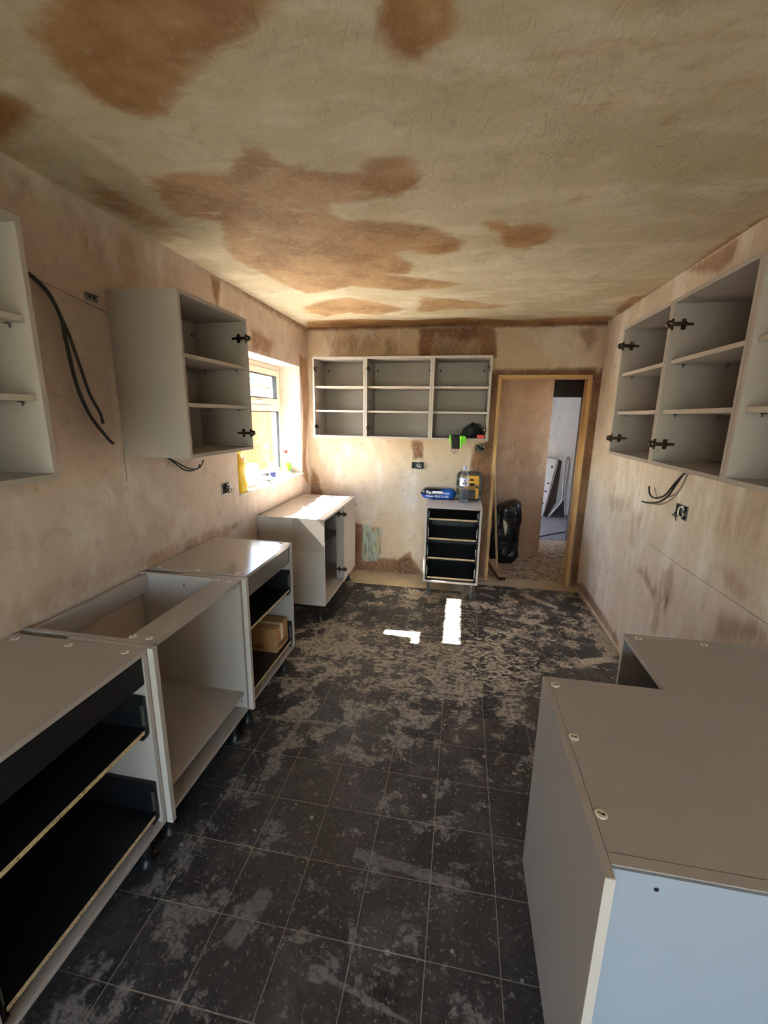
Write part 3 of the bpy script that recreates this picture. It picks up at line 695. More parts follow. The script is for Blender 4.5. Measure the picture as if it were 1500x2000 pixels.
# ------------------------------------------------------------------ cabinet fittings (shared meshes)
T = 0.018
def hinge_meshes():
    mb = MB()
    mb.box(0, 0.007, 0.012, 0.085, -0.006, 0.006, 0.001)
    mb.box(0, 0.006, 0.036, 0.054, -0.023, 0.023, 0.0015)
    mb.box(0.004, 0.017, -0.002, 0.056, -0.0085, 0.0085, 0.002)
    mb.box(0.002, 0.005, -0.004, 0.006, -0.024, 0.024, 0.001)
    mb.cyl((0.006, 0.045, 0.016), (0.0085, 0.045, 0.016), 0.004, n=10); mb.cyl((0.006, 0.045, -0.016), (0.0085, 0.045, -0.016), 0.004, n=10)
    a = mb.mesh('hinge'); a.materials.append(M['dark_zinc'])
    mb = MB()
    prof = [(0.0165, 0.001), (0.0165, 0.011), (0.012, 0.013), (0.012, 0.006), (0.003, 0.005)]
    n = 18
    mb.rings([[(x, -0.012 + r * math.cos(2 * math.pi * k / n), r * math.sin(2 * math.pi * k / n)) for k in range(n)] for r, x in prof], True, True)
    b = mb.mesh('hinge_cup'); b.materials.append(M['dark_zinc'])
    return a, b
HINGE, CUP = hinge_meshes()
def add_hinge(root, x, z, sgn):
    h = share('hinge', HINGE, root, (x, 0, z)); h.scale = (sgn, 1, 1)
    share('hinge_cup', CUP, h)
    return h
_m1 = MB(); _m1.lathe(0, 0, [(0.0125, 0.0), (0.0125, 0.0010), (0.0105, 0.0018), (0.004, 0.0014)], 18); CAM = _m1.mesh('cam_cover'); CAM.materials.append(M['cam'])
_m2 = MB(); _m2.box(-0.007, -0.001, -0.0022, 0.0022, 0.0012, 0.0020); _m2.box(0.0005, 0.0065, -0.0014, 0.0014, 0.0012, 0.0020); SLOT = _m2.mesh('cam_slot'); SLOT.materials.append(M['ink'])
def add_cam(root, x, y, z, rot=0.0):
    c = share('cam_cover', CAM, root, (x, y, z), (0, 0, rot)); share('cam_slot', SLOT, c)
_m3 = MB(); _m3.lathe(0, 0, [(0.008, 0), (0.008, 0.0015), (0.006, 0.002)], 12); PLUG = _m3.mesh('hanging_rail_hole'); PLUG.materials.append(M['ink'])
_m4 = MB(); _m4.box(-0.006, 0.006, 0, 0.012, -0.004, 0.0, 0.001); _m4.box(-0.003, 0.003, 0, 0.004, -0.013, -0.003, 0.001); PIN = _m4.mesh('shelf_pin'); PIN.materials.append(M['grey_plastic'])
def leg_mesh(mat, r):
    mb = MB(); mb.lathe(0, 0, [(r * 1.75, 0), (r * 1.75, 0.008), (r * 1.15, 0.02), (r, 0.03), (r, 0.125), (r * 1.9, 0.137), (r * 1.9, 0.15)], 16)
    me = mb.mesh('leg'); me.materials.append(M[mat]); return me
LEG, LEG_GREY = leg_mesh('black_plastic', 0.016), leg_mesh('grey_plastic', 0.013)

def wall_cabinet(loc, rot, W, D, label, hinge_side=None, hz=(0.095, 0.615), Hh=0.72, group='open wall cabinets'):
    """front face at local y=0, looking towards -y; loc is the bottom front left corner"""
    r = thing('wall_cabinet', loc, label, 'cabinet', group, rot)
    for x in (0, W - T): MB().box(x, x + T, 0, D, 0, Hh, 0.0008).build('side_panel', 'carcass', r)
    MB().box(T, W - T, 0, D, Hh - T, Hh, 0.0008).build('top_panel', 'carcass', r)
    MB().box(T, W - T, 0, D, 0, T, 0.0008).build('bottom_panel', 'carcass', r)
    MB().box(T, W - T, D - 0.028, D - 0.020, T, Hh - T).build('back_panel', 'carcass', r)
    for z in (0.232, 0.448):
        s = MB().box(T + 0.001, W - T - 0.001, 0.018, D - 0.030, z, z + T, 0.0008).build('shelf', 'edge', r)
        for x, rz in ((T, -math.pi / 2), (W - T, math.pi / 2)):
            for y in (0.07, D - 0.08): share('shelf_pin', PIN, s, (x, y, z), (0, 0, rz))
    for x in (T + 0.030, W - T - 0.030): share('hanging_rail_hole', PLUG, r, (x, D - 0.0282, 0.63), (math.pi / 2, 0, 0))
    if hinge_side:
        for z in hz:
            if hinge_side > 0: add_hinge(r, W - T, z, -1)
            else: add_hinge(r, T, z, 1)
    return r
QZ = math.pi / 2
ZB = 1.45
yf = 3.907
wall_cabinet((-1.383, yf, ZB), 0, 0.497, YB - 0.002 - yf, 'leftmost wall cabinet of the far wall trio, empty, hinges on its left', -1)
wall_cabinet((-0.885, yf, ZB), 0, 0.602, YB - 0.002 - yf, 'wide middle wall cabinet on the far wall, empty', -1)
wall_cabinet((-0.282, yf, ZB), 0, 0.509, YB - 0.002 - yf, 'far wall cabinet beside the doorway holding a black bag', 1)
xr = XR - 0.328
wall_cabinet((xr, 2.8134, ZB), -QZ, 0.597, 0.326, 'right wall cabinet nearest the doorway, narrowest in view', -1)
wall_cabinet((xr, 2.2150, ZB), -QZ, 0.587, 0.326, 'middle wall cabinet on the right wall above the loose cables', -1)
wall_cabinet((xr, 1.6266, ZB), -QZ, 0.597, 0.326, 'right wall cabinet cut off by the picture edge', None)
xl = -1.216
wall_cabinet((xl, 1.763, ZB), QZ, 0.607, xl - XL - 0.002, 'left wall cabinet beside the window showing its outer side', 1)
wall_cabinet((xl, 0.506, ZB), QZ, 0.600, xl - XL - 0.002, 'nearest left wall cabinet cut off by the picture edge', None)

# ------------------------------------------------------------------ base units
Z0, Z1 = 0.15, 0.87
def drawer_box(root, x0, x1, D, zb, hs, setback=0.012, bracket='white'):
    """a drawer without its front: raw chipboard front edge, black metal sides and back"""
    b = MB().box(x0 + 0.014, x1 - 0.014, setback, D - 0.05, zb, zb + 0.016).build('drawer', 'black', root)
    MB().box(x0 + 0.020, x1 - 0.020, setback - 0.001, setback, zb + 0.0004, zb + 0.0156).build('chipboard_edge', 'chip', b)
    for s, x in ((1, x0), (-1, x1)):
        a, c = sorted((x + s * 0.003, x + s * 0.014))
        MB().box(a, c, setback - 0.004, D - 0.05, zb - 0.012, zb + hs, 0.002).build('drawer_side', 'black', b)
        a, c = sorted((x + s * 0.0145, x + s * 0.018))
        MB().box(a, c, setback - 0.002, setback + 0.008, zb + 0.03, zb + min(hs - .01, 0.11)).build('front_bracket', bracket, b)
        a, c = sorted((x + s * 0.001, x + s * 0.026))
        MB().box(a, c, setback + 0.004, D - 0.08, zb - 0.024, zb - 0.013).build('runner', 'black', b)
    MB().box(x0 + 0.014, x1 - 0.014, D - 0.062, D - 0.05, zb + 0.016, zb + hs).build('drawer_back', 'black', b)
    return b
def carcass(r, W, D, top=True, back=True, topmat='carcass', legs=LEG, edge='carcass', cams=True):
    for x in (0, W - T): MB().box(x, x + T, 0, D, Z0, Z1, 0.0008).build('side_panel', edge, r)
    MB().box(T, W - T, 0, D, Z0, Z0 + T, 0.0008).build('bottom_panel', edge, r)
    if top:
        MB().box(T + 0.0008, W - T - 0.0008, 0, D - 0.002, Z1 - T, Z1 - 0.0006, 0.0008).build('top_panel', topmat, r)
        if cams:
            for x, rz in ((T + 0.013, math.pi), (W - T - 0.013, 0)):
                for y in (0.055, 0.275, D - 0.045): add_cam(r, x, y, Z1 - 0.0006, rz)
    if back: MB().box(T, W - T, D - 0.03, D - 0.022, Z0 + T, Z1 - T).build('back_panel', edge, r)
    for x in (0.05, W - 0.05):
        for y in (0.06, D - 0.08): share('leg', legs, r, (x, y, 0))
xf = -1.018; DB = xf - XL - 0.004

u1 = thing('drawer_unit', (xf, 0.538, 0), 'nearest left base unit with black drawers lacking fronts', 'cabinet', 'base units', QZ)
W = 0.604
carcass(u1, W, DB)
fr = MB().box(T + 0.004, W - T - 0.004, 0.004, 0.02, 0.748, 0.848, 0.001).build('drawer_front', 'black', u1)
MB().box(T + 0.01, W - T - 0.01, 0.02, DB - 0.05, 0.752, 0.768).build('drawer_base', 'black', fr)
drawer_box(u1, T, W - T, DB, 0.562, 0.14, bracket='zinc'); drawer_box(u1, T, W - T, DB, 0.203, 0.145, bracket='zinc')

i1 = MB().box(-1.34, -0.996, 1.1455, 1.1675, 0.142, 0.8695, 0.001).build('infill_panel', 'edge', org=(-1.17, 1.156, 0.142)); tag(i1, 'pale infill strip standing between nearest drawers and open-top unit', 'panel', 'infill strips')

u2 = thing('oven_housing_unit', (xf, 1.171, 0), 'open-top base unit with bare frame between two drawer units', 'cabinet', 'base units', QZ)
W = 0.616
carcass(u2, W, DB, top=False, back=False, edge='carcass')
MB().box(T + 0.001, W - T - 0.001, 0.0, 0.118, Z1 - T, Z1 - 0.0005, 0.0008).build('front_rail', 'carcass', u2)
for x in (T + 0.018, W - T - 0.018):
    for y, rz in ((0.04, 0), (0.105, 0)): add_cam(u2, x, y, Z1 - 0.0005, rz + random.uniform(-.5, .5))
MB().box(T, W - T, DB - 0.04, DB - 0.022, 0.775, Z1 - 0.004, 0.0008).build('back_rail', 'carcass', u2)
MB().box(T, W - T, 0.012, DB - 0.01, 0.244, 0.262, 0.0008).build('oven_shelf', 'carcass', u2)
for x, sg in ((T, 1), (W - T, -1)):
    for (y, z) in ((0.03, 0.83), (0.30, 0.82), (0.03, 0.205)):
        MB().cyl((x, y, z), (x + sg * 0.0006, y, z), 0.0045, n=10).build('drill_hole', 'ink', u2)

i2 = MB().box(-1.34, -0.996, 1.7915, 1.8135, 0.142, 0.8695, 0.001).build('infill_panel', 'edge', org=(-1.17, 1.802, 0.142)); tag(i2, 'pale infill strip beside the drawers holding a cardboard box', 'panel', 'infill strips')

u3 = thing('drawer_unit', (xf, 1.823, 0), 'left base unit with glossy top and cardboard box in its bottom drawer', 'cabinet', 'base units', QZ)
W = 0.598
carcass(u3, W, DB, topmat='film')
fr = MB().box(T + 0.004, W - T - 0.03, 0.006, 0.022, 0.746, 0.848, 0.001).build('drawer_front', 'black_front', u3)
MB().box(T + 0.01, W - T - 0.01, 0.022, DB - 0.05, 0.752, 0.768).build('drawer_base', 'black', fr)
MB().box(W - T - 0.028, W - T - 0.004, 0.010, 0.022, 0.75, 0.846, 0.001).build('drawer_side', 'black_front', fr)
drawer_box(u3, T, W - T, DB, 0.553, 0.14, bracket='zinc'); drawer_box(u3, T, W - T, DB, 0.196, 0.145, bracket='zinc')

# cardboard box in the bottom drawer
bx = thing('cardboard_box', (-1.16, 2.26, 0.213), 'brown taped cardboard box inside an open black drawer', 'box'); og = tuple(bx.location)
bx.rotation_euler = (0, 0, 0)
X0, X1, Y0, Y1, ZA, ZC = -1.30, -1.050, 2.215, 2.385, 0.2125, 0.372
MB().box(X0, X1, Y0, Y1, ZA, ZC, 0.002).build('carton', 'card', bx, og)
MB().box(X0 + 0.002, X1 - 0.002, 2.282, 2.284, ZC, ZC + 0.0006).build('flap_seam', 'ink', bx, og)
MB().box(X1, X1 + 0.0006, 2.275, 2.305, ZA + 0.055, ZC - 0.002).build('tape', 'cream', bx, og)
MB().box(X0 + 0.02, X1, 2.275, 2.305, ZC + 0.0006, ZC + 0.0012).build('tape', 'cream', bx, og)
tx = text_mesh('FRAGILE', 0.034, 'ink')
o = share('lettering', tx, bx, (X1 + 0.0004 - og[0], 2.30 - og[1], ZA + 0.035 - og[2]), (math.pi / 2, 0, math.pi / 2))
o = share('lettering', tx, bx, (-1.20 - og[0], Y0 - 0.0004 - og[1], ZA + 0.035 - og[2]), (math.pi / 2, 0, 0))

# base unit under the window
xf4 = -1.0075; D4 = xf4 - XL - 0.004; W = 0.99
u4 = thing('base_unit', (xf4, 3.035, 0), 'long base unit under the window with sunlit top and half its front open', 'cabinet', 'base units', QZ)
carcass(u4, W, D4, topmat='film', edge='edge', cams=False)
MB().box(0.568, 0.586, 0.0, 0.072, Z0 + T, Z1 - T, 0.0008).build('hinge_post', 'carcass', u4)
MB().box(0.586, W - 0.001, -0.0005, 0.0175, Z0 + 0.001, Z1 - T, 0.0008).build('blank_panel', 'edge', u4)
s4 = MB().box(T + 0.001, W - T - 0.001, 0.16, D4 - 0.03, 0.50, 0.518, 0.0008).build('shelf', 'carcass', u4)
for z in (0.262, 0.785): add_hinge(u4, 0.568, z, -1)
MB().box(-0.0006, 0, 0.0, 0.26, 0.60, 0.869).build('protective_film', 'film', u4)

# five-high drawer stack on the far wall
W = 0.5; D5 = YB - 0.004 - 3.7355
u5 = thing('drawer_unit', (-0.2864, 3.7355, 0), 'narrow four-drawer unit on the far wall with radio on top', 'cabinet', 'base units', 0)
carcass(u5, W, D5, topmat='carcass', legs=LEG_GREY, edge='edge', cams=False)
for x in (T + 0.013, W - T - 0.013):
    for y in (0.05, D5 - 0.2): add_cam(u5, x, y, Z1 - 0.0006)
for zb, hs in ((0.745, 0.085), (0.562, 0.14), (0.377, 0.14), (0.186, 0.14)): drawer_box(u5, T, W - T, D5, zb, hs)

# L-shaped corner unit on the right
cx0, cx1, cy0, cy1, ix, iy = 0.289, XR - 0.004, 0.675, 1.598, 0.638, 1.2525
u6 = thing('corner_base_unit', ((cx0 + cx1) / 2, 1.0, 0), 'L-shaped corner base unit in the right foreground with white back', 'cabinet', 'base units'); og = tuple(u6.location)
MB().box(cx0, cx0 + T, cy0 - 0.028, iy, Z0 - 0.008, Z1, 0.0008).build('side_panel', 'carcass', u6, og)
MB().box(ix, cx1, cy1 - T, cy1, Z0, Z1, 0.0008).build('side_panel', 'carcass', u6, og)
Lp = [(cx0 + T + 0.001, cy0), (cx1, cy0), (cx1, cy1 - T - 0.001), (ix, cy1 - T - 0.001), (ix, iy), (cx0 + T + 0.001, iy)]
MB().prism(Lp, 'z', Z1 - T, Z1 - 0.0006).build('top_panel', 'carcass', u6, og, bevel=0.0008)
MB().prism(Lp, 'z', Z0, Z0 + T).build('bottom_panel', 'carcass', u6, og, bevel=0.0008)
MB().box(cx0 + T + 0.0005, cx1, cy0 - 0.006, cy0 - 0.0005, Z0 + 0.002, Z1 - 0.003).build('back_panel', 'white_back', u6, og)
MB().box(cx1 - 0.02, cx1 - 0.012, cy0 + 0.02, cy1 - T, Z0 + T, Z1 - T).build('back_panel', 'carcass', u6, og)
MB().box(cx0 + T + 0.001, cx1, cy0 + 0.022, cy0 + 0.0226, Z1 - 0.0006, Z1 - 0.0003).build('panel_groove', 'ink', u6, og)
MB().cyl((0.385, cy0 - 0.0058, 0.838), (0.385, cy0 - 0.0066, 0.838), 0.0045, n=12).build('drill_hole', 'ink', u6, og)
MB().box(cx0 - 0.0, cx0 + T, cy0 - 0.0287, cy0 - 0.028, Z0 - 0.007, Z1 - 0.001).build('side_edge', 'edge', u6, og)
for x, y, rz in ((0.318, 1.212, 3.3), (0.320, 0.995, 3.0), (0.321, 0.778, 2.8), (0.68, 1.568, 1.6), (0.897, 1.568, 1.5)):
    add_cam(u6, x - og[0], y - og[1], Z1 - 0.0006, rz)
for x, y in ((0.35, 0.75), (0.35, 1.18), (0.72, 1.2), (0.72, 1.53), (1.14, 1.53), (1.14, 0.75)):
    share('leg', LEG, u6, (x - og[0], y - og[1], 0))

# ------------------------------------------------------------------ electrics
def back_box(loc, face, label, w=0.09, h=0.075, filled=False, spool=False):
    """metal back box set in the plaster with loose cable ends; local +y points into the room"""
    rz = {'left': -QZ, 'right': QZ, 'back': math.pi}[face]
    r = thing('socket_back_box', loc, label, 'socket box', 'uncovered socket boxes', rz)
    mb = MB()
    for a, b, c, d in ((-w/2, w/2, -h/2, -h/2 + .003), (-w/2, w/2, h/2 - .003, h/2), (-w/2, -w/2 + .003, -h/2, h/2), (w/2 - .003, w/2, -h/2, h/2)):
        mb.box(a, b, 0.0005, 0.006, c, d)
    mb.build('box_rim', 'galv', r)
    MB().box(-w/2 + .003, w/2 - .003, 0.0005, 0.0015, -h/2 + .003, h/2 - .003).build('box_back', 'ink', r)
    rd = random.Random(int(loc[2] * 1000))
    mats = ['grey_plastic', 'cable_black', 'white', 'cable']
    for k in range(5):
        x = rd.uniform(-w * .34, w * .34); z = rd.uniform(-h * .3, h * .3)
        pts = [(x, 0.002, z), (x + rd.uniform(-.02, .02), 0.012, z + rd.uniform(-.02, .02)), (x + rd.uniform(-.035, .035), 0.022, z + rd.uniform(-.03, .03)), (x + rd.uniform(-.04, .04), 0.014, z + rd.uniform(-.035, .03))]
        MB().tube(spline(pts, 5), 0.0032, 6).build('wire', mats[k % 4], r)
    if spool:
        n = 16; ring = [(-0.012 + 0.028 * math.cos(2 * math.pi * k / n), 0.012, 0.03 * math.sin(2 * math.pi * k / n)) for k in range(n + 1)]
        MB().tube(ring, 0.005, 6).build('coiled_cable', 'cream', r)
    return r
back_box((XL, 2.607, 1.16), 'left', 'uncovered socket box on the left wall beside the window', 0.09, 0.075)
_b = back_box((-0.422, YB, 1.170), 'back', 'uncovered socket box with coiled black wire on the far wall', 0.125, 0.07, spool=False)
n = 18
MB().tube([(-0.02 + 0.036 * math.cos(2 * math.pi * k / n), 0.022, 0.029 * math.sin(2 * math.pi * k / n)) for k in range(n + 1)], 0.0045, 6).build('coil', 'cable_black', _b)
MB().box(-0.04, 0.02, 0.002, 0.012, -0.02, 0.02, 0.003).build('terminal', 'label_white', _b)
back_box((0.178, YB, 1.362), 'back', 'tangled wires in socket box below the black bag', 0.09, 0.06)
back_box((XR, 2.53, 1.165), 'right', 'uncovered socket box with pale ring on the right wall', 0.125, 0.078, spool=True)
def cable(pts, r, mat, label, group):
    o = MB().tube(spline(pts, 8), r, 8).build('loose_cable', mat, org=pts[0]); return tag(o, label, 'cable', group)
w = XL
cable([(w - .004, 1.42, 2.137), (w + .03, 1.455, 2.085), (w + .035, 1.492, 2.0), (w + .025, 1.508, 1.93), (w + .03, 1.522, 1.77), (w + .03, 1.568, 1.641), (w + .035, 1.64, 1.54), (w + .038, 1.662, 1.517)], 0.0068, 'cable', 'longer thick grey cable hanging out of the left wall', 'loose cables')
cable([(w - .004, 1.438, 2.133), (w + .022, 1.472, 2.07), (w + .02, 1.515, 1.99), (w + .04, 1.518, 1.92), (w + .05, 1.54, 1.80), (w + .045, 1.568, 1.72), (w + .045, 1.605, 1.65), (w + .045, 1.614, 1.605)], 0.006, 'cable', 'shorter thick grey cable hanging out of the left wall', 'loose cables')
cable([(w - .003, 1.99, 1.44), (w + .02, 2.04, 1.415), (w + .03, 2.16, 1.338), (w + .035, 2.26, 1.333), (w + .035, 2.29, 1.355)], 0.0042, 'cable_black', 'thin cable under the left window cabinet curling short', 'loose cables')
cable([(w - .003, 2.02, 1.44), (w + .02, 2.08, 1.40), (w + .04, 2.18, 1.345), (w + .045, 2.27, 1.34), (w + .05, 2.31, 1.382)], 0.0038, 'cable_black', 'thin cable under the left window cabinet turning upwards', 'loose cables')
w = XR
cable([(w + .003, 2.545, 1.40), (w - .02, 2.56, 1.35), (w - .03, 2.60, 1.283), (w - .03, 2.66, 1.222), (w - .03, 2.75, 1.175), (w - .035, 2.88, 1.145), (w - .03, 2.975, 1.135)], 0.0055, 'cable_black', 'black cable on the right wall with straight low end', 'loose cables')
cable([(w + .003, 2.53, 1.40), (w - .03, 2.555, 1.345), (w - .045, 2.61, 1.27), (w - .03, 2.69, 1.225), (w - .03, 2.80, 1.19), (w - .035, 2.87, 1.20), (w - .03, 2.91, 1.245)], 0.005, 'cable_black', 'black cable on the right wall curling upwards at its end', 'loose cables')

br = thing('hanging_bracket', (XL, 1.683, 2.12), 'small metal hanging plate on the left wall beside a cabinet', 'bracket')
mb = MB(); mb.box(0, 0.003, -0.034, 0.030, -0.014, 0.014, 0.001); mb.box(0.003, 0.012, -0.034, 0.030, 0.010, 0.014, 0.001); mb.build('plate', 'galv', br)
for y in (-0.012, 0.012): MB().cyl((0.003, y, 0), (0.006, y, 0), 0.005, n=10).build('screw', 'dark_zinc', br)

# ------------------------------------------------------------------ on the far drawer unit
rx, ry, rz = 0.094, 4.14, Z1
rd = thing('jobsite_radio', (rx, ry, rz), 'yellow and black jobsite radio standing behind the water bottle', 'radio'); og = tuple(rd.location)
def rrect(w, h, r, cx, cz, y, n=6):
    pts = []
    for (sx, sz, a0) in ((1, 1, 0), (-1, 1, 90), (-1, -1, 180), (1, -1, 270)):
        for k in range(n + 1):
            a = math.radians(a0 + 90 * k / n); pts.append((cx + sx * (w / 2 - r) + r * math.cos(a), y, cz + sz * (h / 2 - r) + r * math.sin(a)))
    return pts
def slab(w, h, r, cx, cz, y0, y1, ch=0.004):
    mb = MB(); mb.rings([rrect(w - 2 * ch, h - 2 * ch, max(r - ch, .002), cx, cz, y0), rrect(w, h, r, cx, cz, y0 + ch), rrect(w, h, r, cx, cz, y1 - ch), rrect(w - 2 * ch, h - 2 * ch, max(r - ch, .002), cx, cz, y1)], True, False)
    return mb
cz = rz + 0.135
slab(0.19, 0.225, 0.02, rx, cz, 4.075, 4.20).build('body', 'yellow', rd, og)
cage = MB()
O = [rrect(0.236, 0.268, 0.045, rx, cz, y) for y in (4.055, 4.21)]; I = [rrect(0.192, 0.232, 0.026, rx, cz, y) for y in (4.055, 4.21)]
cage.rings([O[0], O[1], I[1], I[0], O[0]], False, False)
cage.build('roll_cage', 'black_plastic', rd, og, bevel=0.003)
for sx in (-1, 1):
    for z0 in (rz + 0.035, rz + 0.12, rz + 0.2):
        MB().box(rx + sx * 0.100 - .012, rx + sx * 0.100 + .012, 4.046, 4.056, z0, z0 + 0.03, 0.003).build('bumper', 'grey_plastic', rd, og)
slab(0.135, 0.085, 0.01, rx - 0.005, rz + 0.07, 4.068, 4.076, 0.002).build('speaker_grille', 'black_plastic', rd, og)
for k in range(4): MB().box(rx - 0.065, rx + 0.055, 4.064, 4.068, rz + 0.040 + k * 0.018, rz + 0.046 + k * 0.018, 0.001).build('grille_bar', 'gasket', rd, og)
slab(0.05, 0.024, 0.004, rx + 0.028, rz + 0.160, 4.066, 4.076, 0.002).build('display', 'ink', rd, og)
slab(0.034, 0.018, 0.004, rx + 0.022, rz + 0.205, 4.066, 4.076, 0.002).build('vent', 'ink', rd, og)
MB().cyl((rx + 0.068, 4.076, rz + 0.14), (rx + 0.068, 4.058, rz + 0.14), 0.014, n=16).build('dial', 'black_plastic', rd, og)
MB().cyl((rx - 0.068, 4.076, rz + 0.14), (rx - 0.068, 4.058, rz + 0.14), 0.014, n=16).build('dial', 'black_plastic', rd, og)
lb = slab(0.105, 0.026, 0.004, rx - 0.004, rz + 0.130, 4.064, 4.076, 0.002).build('name_plate', 'ink', rd, og)
share('lettering', text_mesh('DEWALT', 0.024, 'yellow', bold=True), lb, (-0.004, 4.0635 - og[1], 0.130), (math.pi / 2, 0, 0))
MB().tube([(rx + 0.078, 4.16, rz + 0.262), (rx + 0.082, 4.16, rz + 0.32), (rx + 0.088, 4.16, rz + 0.372)], [0.003, 0.0022, 0.0016], 8).build('antenna', 'black_plastic', rd, og)

bt = thing('water_bottle', (0.047, 3.985, Z1), 'clear half-empty water bottle with lilac cap in front of the radio', 'bottle'); og = tuple(bt.location)
prof = [(0.030, 0.0), (0.040, 0.006), (0.041, 0.03), (0.038, 0.045), (0.041, 0.06), (0.038, 0.08), (0.041, 0.10), (0.039, 0.12), (0.042, 0.14), (0.042, 0.235), (0.036, 0.258), (0.022, 0.292), (0.014, 0.308), (0.0135, 0.320)]
MB().lathe(0, 0, prof, 24, cap=False).build('shell', 'clear', bt)
MB().lathe(0, 0, [(0.029, 0.003), (0.038, 0.008), (0.039, 0.03), (0.0365, 0.045), (0.039, 0.06), (0.0365, 0.08), (0.039, 0.10), (0.038, 0.118)], 24).build('water', 'water', bt)
MB().lathe(0, 0, [(0.0155, 0.316), (0.016, 0.320), (0.016, 0.338), (0.014, 0.341)], 18).build('cap', 'lilac', bt)
lab = MB().lathe(0, 0, [(0.0424, 0.160), (0.0426, 0.162), (0.0426, 0.232), (0.0424, 0.234)], 24, cap=False).build('label', 'label_white', bt)
for a, z, h_ in ((-1.75, 0.178, 0.018), (-1.35, 0.176, 0.026), (-1.55, 0.205, 0.012)):
    x, y = 0.0428 * math.cos(a), 0.0428 * math.sin(a)
    mbk = MB().box(-0.006, 0.006, -0.0005, 0.0005, z, z + h_); ob = mbk.build('print_mark', 'navy', lab, loc=(x, y, 0)); ob.rotation_euler = (0, 0, a + math.pi / 2)

wp = thing('wet_wipes_pack', (-0.195, 4.13, Z1), 'black and blue pack of wet wipes lying beside the radio', 'wipes pack'); og = tuple(wp.location)
rings = []
for k in range(17):
    t_ = -1 + 2 * k / 16; x = t_ * 0.172
    e = max(0.0, 1 - abs(t_) ** 9); hy = 0.028 + 0.042 * e; hz = 0.004 + 0.049 * e
    ring = []
    for j in range(20):
        a = 2 * math.pi * j / 20; ca, sa = math.cos(a), math.sin(a)
        ring.append((x, math.copysign(abs(ca) ** 0.55, ca) * hy, 0.054 + math.copysign(abs(sa) ** 0.6, sa) * hz))
    rings.append(ring)
pk = MB().rings(rings).build('film_wrap', 'wipes', wp)
def put(txt, size, mat, x, z, y=-0.0715):
    share('lettering', text_mesh(txt, size, mat, bold=True), pk, (x, y, z), (math.pi / 2, 0, 0))
put('Wipes', 0.030, 'label_white', -0.083, 0.034); put('MULTI USE', 0.028, 'label_white', 0.035, 0.033)
put('Big', 0.036, 'label_white', -0.093, 0.072)
MB().box(-0.055, 0.045, -0.0725, -0.0705, 0.062, 0.084).build('label_panel', 'label_white', pk)

# ------------------------------------------------------------------ in the cabinet by the doorway
def blob(name, mat, parent, c, r, seed, amp=0.25, n=18, m=12, flat=None, sub=1):
    rd_ = random.Random(seed); ph = [(rd_.uniform(0, 6.28), rd_.uniform(2, 6), rd_.uniform(0, 6.28), rd_.randint(2, 5)) for _ in range(7)]
    rings = []
    for i in range(m + 1):
        th = math.pi * min(max(i / m, 0.02), 0.98)
        ring = []
        for j in range(n):
            a = 2 * math.pi * j / n
            d = 1 + amp / 7 * sum(math.sin(th * f + p + q * 0.3) * math.cos(g * a + q) for p, f, q, g in ph)
            x, y, z = r[0] * math.sin(th) * math.cos(a) * d, r[1] * math.sin(th) * math.sin(a) * d, r[2] * math.cos(th) * d
            z = c[2] + z
            if flat is not None: z = max(z, flat)
            ring.append((c[0] + x, c[1] + y, z))
        rings.append(ring)
    o = MB().rings(rings).build(name, mat, parent)
    smooth_mesh(o, sub); return o
sh = ZB + T
bg = thing('black_bag', (0.10, 4.06, sh), 'crumpled black fabric bag slumped in the cabinet by the doorway', 'bag')
blob('bag_body', 'black_fabric', bg, (0, 0, 0.05), (0.085, 0.07, 0.075), 4, 0.8, flat=0.001)
blob('bag_flap', 'black_fabric', bg, (-0.06, -0.02, 0.025), (0.055, 0.035, 0.035), 9, 0.9, flat=0.001)
MB().tube(spline([(0.02, 0.0, 0.11), (0.05, -0.05, 0.128), (0.075, -0.06, 0.10), (0.07, -0.05, 0.05)], 6), 0.004, 6).build('strap', 'black_fabric', bg)

gl = thing('work_glove', (-0.05, yf - 0.006, sh), 'black and lime green glove hanging over the cabinet front edge', 'glove')
def drape(name, mat, xs_top, xs_bot, z_bot, th=0.008, off=0.0):
    path = [(0.06, 0.012), (0.04, 0.018), (0.02, 0.02), (0.0, 0.012), (-0.008 - off, -0.01), (-0.010 - off, -0.04), (-0.010 - off, z_bot)]
    rings = []
    for i, (y, z) in enumerate(path):
        t_ = max(0, (i - 2) / 4.0); a = xs_top[0] + (xs_bot[0] - xs_top[0]) * t_; b = xs_top[1] + (xs_bot[1] - xs_top[1]) * t_
        ny, nz = (0, 1) if i < 3 else ((-.7, .7) if i == 3 else (-1, 0))
        wv = 0.003 * math.sin(i * 2.1)
        rings.append([(a, y, z), (a, y + ny * th, z + nz * th), ((a + b) / 2, y + ny * (th * 1.5) + wv * ny, z + nz * th * 1.5), (b, y + ny * th, z + nz * th), (b, y, z), ((a + b) / 2, y, z)])
    o = MB().rings(rings).build(name, mat, gl); smooth_mesh(o, 2); return o
drape('palm', 'black_fabric', (-0.045, 0.03), (-0.036, 0.040), -0.092)
drape('lime_cuff', 'lime', (0.028, 0.062), (0.040, 0.052), -0.088, 0.007, 0.003)
drape('lime_thumb', 'lime', (-0.062, -0.040), (-0.050, -0.042), -0.045, 0.006, 0.003)
MB().box(0.046, 0.086, -0.016, -0.010, -0.045, 0.02, 0.002).build('lime_flap', 'lime', gl)
for dx in (-0.014, 0.004):
    MB().tube(spline([(dx - 0.018, -0.014, -0.08), (dx - 0.022, -0.015, -0.115), (dx - 0.004, -0.015, -0.132), (dx + 0.016, -0.015, -0.115), (dx + 0.012, -0.014, -0.08)], 6), 0.0018, 6).build('cord', 'black_fabric', gl)

